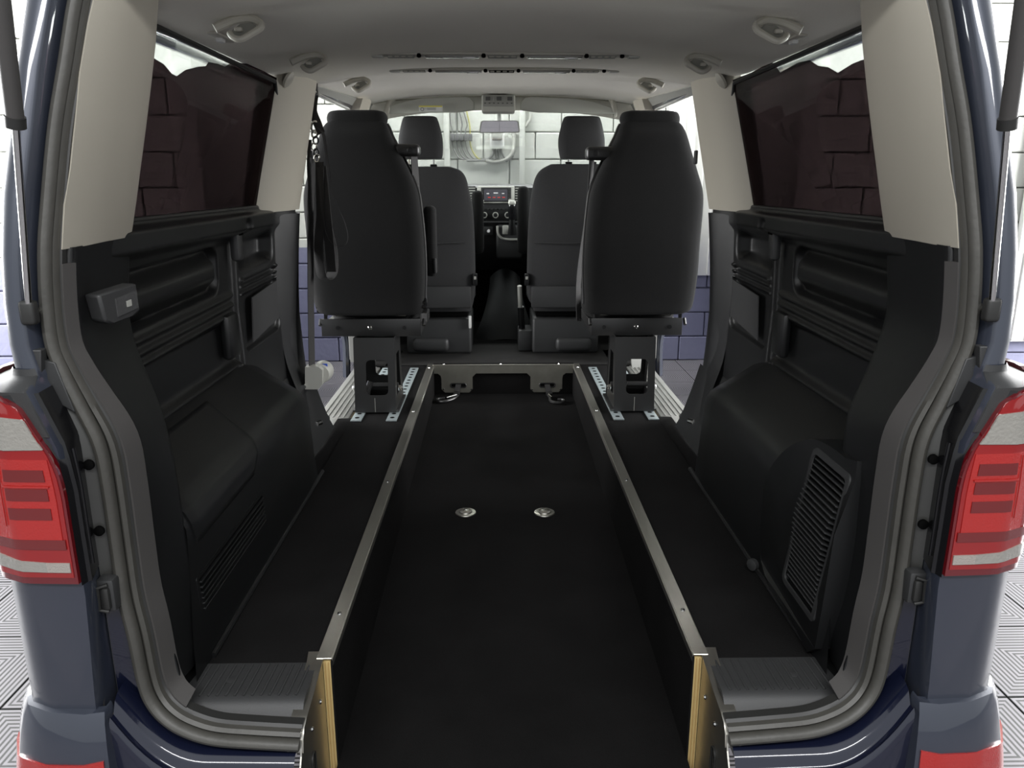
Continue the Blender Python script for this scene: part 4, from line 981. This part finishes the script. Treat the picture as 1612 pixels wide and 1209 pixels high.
g = G(); g.box((0, 4.256, 0.609), (0.80, 0.028, 0.004), 0.001, 1); fs_ = g.build('edge_strip', M['alu'], well, smooth=False)
for px in (698, 788, 880): 
    p = AZ(px, 576, 0.611); G().lathe((p.x, 4.258, 0.611), [(0.006, 0), (0.004, 0.004)], (0, 0, 1), 12).build('rivet', M['chrome'], fs_)

# tie-down hooks lying from the plate slots
for c, dr, lb in ((721.5, -1, 'black steel tie-down hook on the left slot of the front plate'), (861.5, 1, 'black steel tie-down hook on the right slot of the front plate')):
    b0 = AY(c, 607, 4.235)
    tk = thing('tie_down_hook', lb, 'hook', (b0.x, 4.18, fz(4.18)+0.002), 'tie-down hooks')
    zf = fz(4.1)+0.008
    G().strap([b0+Vector((0, 0.02, 0.002)), b0+Vector((0, -0.012, 0.004)), Vector((b0.x+dr*0.005, 4.20, b0.z-0.025))], 0.03, 0.004, (1, 0, 0), 4).build('webbing_loop', M['webbing'], tk)
    G().box((b0.x+dr*0.008, 4.185, zf+0.018), (0.036, 0.020, 0.022), 0.005, rot=Matrix.Rotation(0.5, 3, 'X')).build('hook_buckle', M['steel_black'], tk)
    if dr < 0: hp = [(0.0, 4.185, 0.014), (-0.02, 4.14, 0.006), (-0.06, 4.10, 0.002), (-0.10, 4.09, 0.002), (-0.115, 4.115, 0.004), (-0.10, 4.135, 0.006), (-0.07, 4.135, 0.008)]
    else: hp = [(0.0, 4.185, 0.014), (0.01, 4.14, 0.006), (0.01, 4.09, 0.002), (0.03, 4.06, 0.002), (0.065, 4.055, 0.002), (0.085, 4.075, 0.004), (0.075, 4.10, 0.006), (0.05, 4.105, 0.006)]
    G().tube([(b0.x+x, y, zf+z) for x, y, z in hp], 0.0085, 10, sm=5).build('hook', M['steel_black'], tk)
    G().tube([(b0.x+hp[1][0]*0.4, 4.17, zf+0.018), (b0.x+hp[3][0]*0.6, 4.125, zf+0.014)], 0.005, 8).build('hook_latch', M['chrome'], tk)

# ------------------------------------------------------------------ floor rails (zinc)
for s in (-1, 1):
    for x, nm in ((0.655, 'outer'), (0.50, 'inner')):
        lb = '%s zinc floor track under the %s single seat' % (nm, 'left' if s < 0 else 'right')
        y0, y1 = 3.22, 4.20
        rl = thing('floor_track', lb, 'floor track', (s*x, 3.7, 0.601), 'zinc floor tracks')
        G().box((s*x, (y0+y1)/2, 0.6035), (0.046, y1-y0, 0.006), 0.001, 1).build('track_plate', M['zinc'], rl)
        for k in range(16):
            y = y0+0.04+k*0.06
            if 3.40 < y < 3.62: continue
            G().lathe((s*x, y, 0.6066), [(0.010, 0), (0.010, 0.0008)], (0, 0, 1), 14).build('track_hole', M['hole'], rl)

# ------------------------------------------------------------------ single rear-row seats
def outline(half, n=6):   # half: list of (x, z) from top centre down one side -> closed outline
    P = half; L = [(-x, z) for x, z in P]
    return smoothpath([(x, z, 0) for x, z in P], n)
def cushion(name, m, par, rowsdef, fn, ang=60):
    """rowsdef: (z, x0, x1, thick_half); rounded slab cross-section, fn maps (x, depth, z)"""
    g = G(); N = 24; vs = []; fs = []
    for z, x0, x1, th, cyy in rowsdef:
        cx = (x0+x1)/2; hw = (x1-x0)/2
        for k in range(N):
            t = 2*pi*k/N; c, s_ = cos(t), sin(t); e = 0.38
            vs.append(Vector((cx+hw*math.copysign(abs(c)**e, c), cyy+th*math.copysign(abs(s_)**(0.75), s_), z)))
    for i in range(len(rowsdef)-1):
        for k in range(N): fs.append((i*N+k, i*N+(k+1) % N, (i+1)*N+(k+1) % N, (i+1)*N+k))
    fs += [tuple(range(N)), tuple(range((len(rowsdef)-1)*N, len(rowsdef)*N))]
    return g.add(vs, fs).build(name, m, par, angle=ang)
def densify(tab, n):
    out = []; z0 = tab[0][0]; z1 = tab[-1][0]
    cols = [smoothpath([(i, r[j], 0) for i, r in enumerate(tab)], 4) for j in range(5)]
    return [tuple(c[i].y for c in cols) for i in range(len(cols[0]))]
for s in (-1, 1):
    cx0 = s*0.618
    seat = thing('single_seat', ('left' if s < 0 else 'right')+' black single seat seen from behind on a steel pedestal', 'seat', (cx0, 3.55, 0.607), 'single seats in the middle row')
    def sxr(d): return s*d
    # inboard is -s direction.  rows: z, x0, x1 (outboard distance from seat centre: +out), depth half, y centre
    rows = []
    # silhouette measured from the photograph (left seat): px left / px right at rows
    T = [(494, 512, 662), (488, 500, 668), (470, 494, 668), (430, 488, 669), (380, 484, 667), (330, 479, 662), (300, 479, 657), (270, 487, 645), (240, 496, 630), (215, 503, 617), (200, 509, 611), (192, 516, 605), (189, 524, 598)]
    for py, l, r in T:
        A_ = AY(l, py, 3.44); B_ = AY(r, py, 3.44)
        xa, xb_ = (A_.x, B_.x) if s < 0 else (-B_.x, -A_.x)
        th = interp([(1.0, 0.03), (1.05, 0.055), (1.3, 0.060), (1.8, 0.045), (1.86, 0.02)], A_.z)
        yc = interp([(1.0, 3.45), (1.4, 3.48), (1.87, 3.56)], A_.z)
        # correct for depth change
        k = yc/3.44; zz = H+(A_.z-H)*k
        rows.append((zz, CX+(xa-CX)*k if s < 0 else xa*k, CX+(xb_-CX)*k if s < 0 else xb_*k, th, yc))
    rows = densify(rows, 4)
    cushion('backrest', M['fabric'], seat, rows, None)
    zt = rows[-1][0]; xm = (rows[-1][1]+rows[-1][2])/2; yc = rows[-1][4]
    cushion('headrest', M['fabric'], seat, densify([(zt-0.05, xm-0.115, xm+0.115, 0.03, yc+0.02), (zt-0.01, xm-0.130, xm+0.130, 0.045, yc+0.025), (zt+0.015, xm-0.132, xm+0.132, 0.05, yc+0.03), (zt+0.035, xm-0.120, xm+0.120, 0.045, yc+0.03), (zt+0.042, xm-0.09, xm+0.09, 0.03, yc+0.03)], 4), None)
    # piping along the inboard edge
    inb = [Vector(((r[2] if s < 0 else r[1])+s*0.004, r[4]+0.035, r[0])) for r in rows[6:-6]]
    G().tube(inb, 0.011, 8).build('side_bolster', M['vinyl'], seat)
    # seat frame tray
    A_ = AY(504, 503, 3.42); B_ = AY(663, 530, 3.42)
    xa, xb_ = (A_.x, B_.x) if s < 0 else (-B_.x+0.015, -A_.x-0.02)
    tc_ = (xa+xb_)/2
    G().box((tc_, 3.435, (A_.z+B_.z)/2), (xb_-xa, 0.012, A_.z-B_.z), 0.003).build('frame_rail', M['steel_black'], seat)
    G().box((tc_, 3.66, B_.z+0.03), (xb_-xa, 0.44, 0.05), 0.006).build('seat_tray', M['steel_black'], seat)
    cushion('seat_cushion', M['fabric'], seat, [(B_.z+0.06, tc_-0.21, tc_+0.21, 0.22, 3.72), (B_.z+0.10, tc_-0.225, tc_+0.225, 0.235, 3.72), (B_.z+0.16, tc_-0.22, tc_+0.22, 0.23, 3.72), (B_.z+0.175, tc_-0.19, tc_+0.19, 0.2, 3.72)], None)
    G().lathe((tc_-0.005, 3.428, (A_.z+B_.z)/2+0.002), [(0.010, 0), (0.010, 0.006), (0.006, 0.010)], (0, -1, 0), 8).build('frame_bolt', M['chrome'], seat)
    for dx in (-0.15, 0.15): G().lathe((tc_+dx, 3.428, (A_.z+B_.z)/2), [(0.009, 0), (0.009, 0.002)], (0, -1, 0), 14).build('frame_plug', M['plastic'], seat)
    for dx in (-0.14, 0.0, 0.13):
        G().box((tc_+dx, 3.47, A_.z+0.012), (0.05, 0.02, 0.012), 0.003).build('hinge_tab', M['alu_dull'], seat)
    G().tube([(tc_-0.17, 3.47, A_.z+0.02), (tc_-0.1, 3.46, A_.z+0.012), (tc_+0.06, 3.46, A_.z+0.014), (tc_+0.16, 3.47, A_.z+0.01)], 0.006, 8, sm=4).build('seat_cable', M['plastic'], seat)
    # recliner knobs at both sides
    for q, yk in ((xa-0.004, 3.46), (xb_+0.012, 3.46)):
        g = G(); zk = A_.z+0.055
        for k in range(8):
            t = 2*pi*k/8; g.lathe((q, yk+0.026*cos(t), zk+0.026*sin(t)), [(0.009, -0.012), (0.009, 0.012)], (1, 0, 0), 8)
        g.lathe((q, yk, zk), [(0.028, -0.010), (0.028, 0.010)], (1, 0, 0), 20); g.build('recliner_knob', M['plastic_gloss'], seat)
        G().plate([(-0.02, -0.07), (0.03, -0.07), (0.05, 0.0), (0.03, 0.11), (-0.005, 0.11), (-0.03, 0.0)], [], lambda a, b, t: Vector((q-math.copysign(0.018, q-tc_)+t*0.5, yk+a, zk+b)), 0.006).build('hinge_plate', M['steel_black'], seat)
        G().tube([(q, yk-0.01, zk-0.06), (q, yk-0.03, zk-0.085)], 0.008, 8).build('hinge_bolt', M['steel_black'], seat)
    # armrest (inboard) and belt guide block near the top
    if s < 0:
        a1 = AY(672, 325, 3.50); a2 = AY(674, 438, 3.50)
        G().box((a1.x+0.004, 3.60, (a1.z+a2.z)/2), (0.055, 0.10, a1.z-a2.z), 0.022, 4).build('armrest', M['fabric'], seat)
        G().box((a2.x+0.028, 3.56, a2.z+0.05), (0.012, 0.03, 0.07), 0.005).build('armrest_button', M['plastic2'], seat)
        g1 = AY(620, 226, 3.50); g2 = AY(660, 246, 3.50)
    else: g1 = AY(924, 230, 3.50); g2 = AY(970, 252, 3.50)
    gb = G().box(((g1.x+g2.x)/2, 3.55, (g1.z+g2.z)/2), (g2.x-g1.x, 0.08, g1.z-g2.z), 0.018, 4).build('belt_guide', M['vinyl'], seat)
    G().lathe((g2.x-0.04 if s < 0 else g1.x+0.04, 3.505, (g1.z+g2.z)/2), [(0.013, 0), (0.013, 0.006), (0.008, 0.008)], (0, -1, 0), 16).build('guide_cap', M['plastic'], gb)
    ex = g2.x-0.02 if s < 0 else g1.x+0.02
    e2 = -0.375*1 if s < 0 else 0.345
    G().strap([(ex-s*-0.01, 3.56, g2.z+0.02), (ex, 3.57, 1.50), (e2, 3.56, 1.2), (e2+0.0, 3.52, 0.99)], 0.045, 0.003, (0.55, 0.83, 0)).build('belt_webbing', M['webbing'], seat)
    # pedestal: rear plate with window, sloped sides
    zt, zb = B_.z+0.005, 0.608
    P1 = AY(561, 533, 3.36); P2 = AY(626, 533, 3.36); P3 = AY(637, 533, 3.36)
    pxc = -0.585*-s*-1 if False else s*0.585
    hw = 0.092
    win_ = rrect(-0.038, 0.685, 0.060, 0.845, 0.022)
    def pf_(a, b, t): return Vector((pxc-s*0.0+a, 3.335+(b-zb)*0.10+t, b))
    pd = G().plate([(-hw, zb), (hw, zb), (hw*0.98, zt), (-hw*0.98, zt)], [[(p[0], p[1]) for p in win_]], pf_, 0.006).build('pedestal', M['steel_black'], seat, smooth=False)
    G().box((pxc-0.0, 3.331, zb+0.035), (0.002, 0.002, 0.065)).build('weld_seam', M['panelgrey'], pd, smooth=False)
    for q in (-1, 1):
        G().plate([(3.335, zb), (3.62, zb), (3.56, zt), (3.37, zt)], [[(3.40, 0.67), (3.54, 0.67), (3.51, 0.86), (3.42, 0.86)]], lambda a, b, t: Vector((pxc+q*(hw-0.003)+t*0.5, a, b)), 0.006).build('pedestal_side', M['steel_black'], pd, smooth=False)
        G().lathe((pxc+q*(hw+0.004)*1, 3.42, 0.70), [(0.014, 0), (0.014, 0.01), (0.008, 0.018)], (q, 0, 0), 6).build('pedestal_nut', M['chrome'], pd)
    G().plate([(-hw, zb), (hw, zb), (hw, zt), (-hw, zt)], [rrect(-0.03, 0.72, 0.07, 0.87, 0.02)], lambda a, b, t: Vector((pxc+a, 3.60-(b-zb)*0.18+t, b)), 0.006).build('pedestal_front', M['steel_black'], pd, smooth=False)
    G().tube([(pxc-0.09, 3.47, 0.70), (pxc+0.09, 3.47, 0.70)], 0.012, 10).build('pedestal_bar', M['steel_black'], pd)
    G().tube([(pxc-0.05, 3.40, 0.64), (pxc-0.045, 3.41, 0.69), (pxc-0.03, 3.42, 0.73)], 0.014, 8).build('lock_lever', M['steel_black'], pd)
    G().box((pxc, 3.48, 0.6115), (0.21, 0.27, 0.008), 0.002).build('pedestal_foot', M['steel_black'], pd)

# ------------------------------------------------------------------ front seats
for s in (-1, 1):
    fsx = thing('front_seat', ('left' if s < 0 else 'right')+' dark grey front seat facing the windscreen', 'seat', (s*0.36, 4.85, 0.606), 'front seats')
    if s < 0: T = [(488, 660, 744), (470, 655, 746), (440, 650, 748), (380, 648, 747), (330, 648, 744), (300, 649, 738), (280, 650, 733), (268, 654, 724), (262, 662, 708)]
    else: T = [(488, 838, 925), (470, 832, 930), (440, 830, 932), (380, 831, 934), (330, 834, 934), (300, 838, 934), (280, 843, 934), (267, 852, 930), (258, 868, 922)]
    rows = []
    for py, l, r in T:
        A_ = AY(l, py, 4.55); B_ = AY(r, py, 4.55)
        if s < 0: A_.x = B_.x-0.47 if py > 270 else B_.x-0.42
        else: B_.x = A_.x+0.47 if py > 270 else A_.x+0.42
        th = interp([(1.0, 0.04), (1.1, 0.065), (1.5, 0.06), (1.72, 0.03)], A_.z)
        rows.append((A_.z, A_.x, B_.x, th, 4.60))
    rows[0] = (0.90, rows[0][1], rows[0][2], 0.035, 4.60)
    rows.insert(0, (0.86, rows[0][1]+0.01, rows[0][2]-0.01, 0.02, 4.60))
    rows = densify(rows, 4)
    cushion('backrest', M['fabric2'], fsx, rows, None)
    xm = (rows[-1][1]+rows[-1][2])/2
    A_ = AY(626 if s < 0 else 879, 183, 4.60); B_ = AY(698 if s < 0 else 951, 250, 4.60)
    xh0, xh1 = A_.x, B_.x; hz1, hz0 = A_.z, B_.z; xh = (xh0+xh1)/2
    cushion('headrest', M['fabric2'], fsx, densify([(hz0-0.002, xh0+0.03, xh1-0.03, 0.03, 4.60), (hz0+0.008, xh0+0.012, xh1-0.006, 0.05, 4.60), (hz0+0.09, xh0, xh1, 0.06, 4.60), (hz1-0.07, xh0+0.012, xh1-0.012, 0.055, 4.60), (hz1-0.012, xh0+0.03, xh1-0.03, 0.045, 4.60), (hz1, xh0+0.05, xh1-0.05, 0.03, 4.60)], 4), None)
    for dx in (-0.07, 0.07):
        G().tube([(xh+dx, 4.60, rows[-1][0]-0.04), (xh+dx, 4.60, hz0+0.03)], 0.007, 8).build('headrest_post', M['chrome'], fsx)
        G().box((xh+dx, 4.60, rows[-1][0]+0.006), (0.04, 0.03, 0.014), 0.005).build('post_collar', M['plastic'], fsx)
    xl, xr_ = rows[8][1], rows[8][2]
    # lower back panel, seat box
    y_ = 4.50
    G().box(((xl+xr_)/2, 4.53, 0.955), (xr_-xl-0.03, 0.03, 0.13), 0.01).build('back_lower_panel', M['plastic2'], fsx)
    G().tube([(xl+0.03, 4.528, 1.272), ((xl+xr_)/2, 4.525, 1.268), (xr_-0.05, 4.528, 1.275)], 0.004, 6).build('back_seam', M['fabric2'], fsx)
    bx0 = AY(640 if s < 0 else 838, 500, 4.60).x; bx1 = AY(742 if s < 0 else 942, 500, 4.60).x
    zt_ = AY(700, 500, 4.58).z
    G().box(((bx0+bx1)/2-0.02*0, 4.80, (zt_+0.60)/2), (bx1-bx0, 0.46, zt_-0.605), 0.018, 3).build('seat_box', M['plastic2'], fsx)
    G().box(((bx0+bx1)/2-(0.05*-s), 4.575, 0.66), (0.22, 0.06, 0.09), 0.03, 4).build('seat_box_step', M['plastic2'], fsx)
    G().box(((bx0+bx1)/2, 4.72, zt_+0.025), (bx1-bx0-0.04, 0.24, 0.045), 0.006).build('seat_base', M['hole'], fsx)
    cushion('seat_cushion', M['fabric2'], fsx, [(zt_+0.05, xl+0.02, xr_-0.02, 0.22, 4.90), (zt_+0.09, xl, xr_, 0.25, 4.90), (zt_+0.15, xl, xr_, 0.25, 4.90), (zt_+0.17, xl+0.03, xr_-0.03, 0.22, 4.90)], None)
    # inboard armrest folded up, buckle
    ia = AY(749 if s < 0 else 824, 300 if s < 0 else 293, 4.80); ib = AY(756 if s < 0 else 820, 400, 4.80)
    ax_ = AY(752 if s < 0 else 824, 350, 4.80).x
    G().box((ax_, 4.84, (ia.z+ib.z)/2), (0.072, 0.11, ia.z-ib.z), 0.030, 4).build('armrest', M['fabric'], fsx)
    q = AY(748 if s < 0 else 829, 440, 4.56)
    G().box((q.x, 4.56, q.z), (0.026, 0.04, 0.07), 0.006).build('belt_buckle', M['plastic'], fsx)
    G().box((q.x, 4.536, q.z+0.012), (0.014, 0.006, 0.018), 0.002).build('buckle_button', M['panelgrey'], fsx)
    if s < 0:
        q = AY(740, 507, 4.56); G().box((q.x, 4.56, q.z), (0.016, 0.02, 0.075), 0.004).build('care_label', M['white'], fsx)
# handbrake
p0 = AY(818, 450, 4.62); p1 = AY(822, 522, 4.70)
hb = thing('handbrake', 'handbrake lever standing up beside the right front seat', 'lever', (p0.x, 4.7, 0.606))
G().tube([p0, p0.lerp(p1, 0.5)+Vector((-0.004, 0, 0))], 0.014, 10).build('lever_grip', M['silver_box'], hb)
G().tube([p0.lerp(p1, 0.45), p1], 0.020, 10).build('lever_arm', M['plastic'], hb)
A_ = AY(816, 520, 4.62); B_ = AY(838, 550, 4.62)
G().box(((A_.x+B_.x)/2, 4.72, (A_.z+0.605)/2), (B_.x-A_.x, 0.2, A_.z-0.607), 0.012).build('lever_housing', M['plastic2'], hb)

# ------------------------------------------------------------------ belts hanging at the left centre pillar
top = AY(494, 142, 3.24)
sb_ = thing('hanging_belt', 'black wheelchair passenger belt hanging from the left centre pillar', 'seat belt', (top.x, 3.24, 1.2))
def BP(px, py, y): return AY(px, py, y)
G().box(top+Vector((0, 0.0, 0)), (0.032, 0.03, 0.065), 0.008).build('belt_anchor', M['plastic_gloss'], sb_)
G().lathe(top+Vector((0.006, -0.016, -0.01)), [(0.009, 0), (0.007, 0.006)], (0, -1, 0), 8).build('anchor_bolt', M['chrome'], sb_)
G().strap([BP(495, 150, 3.23), BP(493, 175, 3.22), BP(500, 195, 3.20), BP(506, 210, 3.19)], 0.034, 0.003, (1, -0.3, 0)).build('top_webbing', M['webbing'], sb_)
ringp = [BP(496+6*cos(t), 200+9*sin(t), 3.205) for t in [2*pi*k/16 for k in range(16)]]
G().tube(ringp, 0.0045, 8, closed=True).build('belt_ring', M['chrome'], sb_)
for k, (px, py) in enumerate(((495, 211), (497, 221), (494, 231), (498, 240), (499, 249))):
    pts = [BP(px+4*cos(t), py+6*sin(t), 3.20+0.012*(k % 2)*sin(t)) for t in [2*pi*j/12 for j in range(12)]]
    G().tube(pts, 0.0038, 7, closed=True).build('chain_link', M['chrome'] if k % 2 == 0 else M['steel_black'], sb_)
G().strap([BP(488, 220, 3.2), BP(486, 260, 3.19), BP(489, 320, 3.18), BP(491, 350, 3.17)], 0.016, 0.003, (0.9, -0.4, 0)).build('rear_webbing', M['webbing'], sb_)
G().strap([BP(501, 200, 3.19), BP(510, 215, 3.18), BP(515, 260, 3.17), BP(513, 310, 3.17), BP(509, 335, 3.17)], 0.012, 0.003, (0.9, 0.5, 0)).build('thin_webbing', M['webbing'], sb_)
# long folded loop (two layers, bottom turn)
G().strap([BP(503, 255, 3.17), BP(504, 300, 3.165), BP(505, 340, 3.16), BP(502, 380, 3.15), BP(503, 415, 3.145), BP(508, 435, 3.14), BP(518, 437, 3.15), BP(524, 425, 3.17), BP(523, 395, 3.18), BP(515, 360, 3.18), BP(510, 330, 3.18)], 0.046, 0.0035, lambda t: (0.8, -0.6+0.5*t, 0)).build('belt_webbing', M['webbing'], sb_)
G().strap([BP(506, 262, 3.165), BP(514, 340, 3.15), BP(519, 390, 3.145), BP(522, 428, 3.145)], 0.040, 0.003, (0.9, -0.2, 0)).build('belt_tail', M['webbing'], sb_)
cord = [BP(512, 215, 3.17), BP(516, 250, 3.16), BP(521, 275, 3.15), BP(520, 292, 3.15), BP(530, 320, 3.14), BP(543, 350, 3.13), BP(548, 372, 3.13), BP(544, 386, 3.13), BP(533, 388, 3.13), BP(520, 380, 3.13), BP(512, 362, 3.14), BP(509, 338, 3.15)]
G().strap(cord, 0.011, 0.002, (0.25, -0.97, 0.1)).build('belt_cord', M['webbing'], sb_)
# long vertical webbing to the silver retractor
rt = AY(498, 588, 3.05)
ret = thing('belt_retractor', 'silver grey belt reel unit low in the left door opening', 'belt reel', (rt.x, 3.05, rt.z-0.06))
def rr_(px, py): return AY(px, py, 3.05)
body = [(482, 576), (503, 576), (509, 581), (509, 603), (503, 611), (482, 611)]
G().plate([(rr_(*p).x, rr_(*p).z) for p in body], [], lambda a, b, t: Vector((a, 3.03+t, b)), 0.05).build('reel_cover', M['silver_box'], ret)
pc = rr_(503, 590); G().lathe((pc.x, 3.08, pc.z), [(0.036, -0.02), (0.042, 0.0), (0.042, 0.05), (0.036, 0.055)], (0, 1, 0), 24).build('reel_drum', M['silver_box'], ret)
p = AY(511, 577, 3.07); G().box((p.x, 3.075, p.z), (0.022, 0.004, 0.022), 0.002).build('reel_badge', M['blue_badge'], ret)
p = AY(480, 607, 3.04); G().lathe(p, [(0.009, 0), (0.009, 0.02)], (0, -1, 0), 10).build('reel_screw', M['chrome'], ret)
G().strap([AY(491, 575, 3.07), AY(490, 520, 3.09), AY(489, 430, 3.12), AY(489, 330, 3.16), AY(492, 250, 3.2)], 0.05, 0.002, (0.25, 0.97, 0)).build('reel_webbing', M['webbing'], ret)
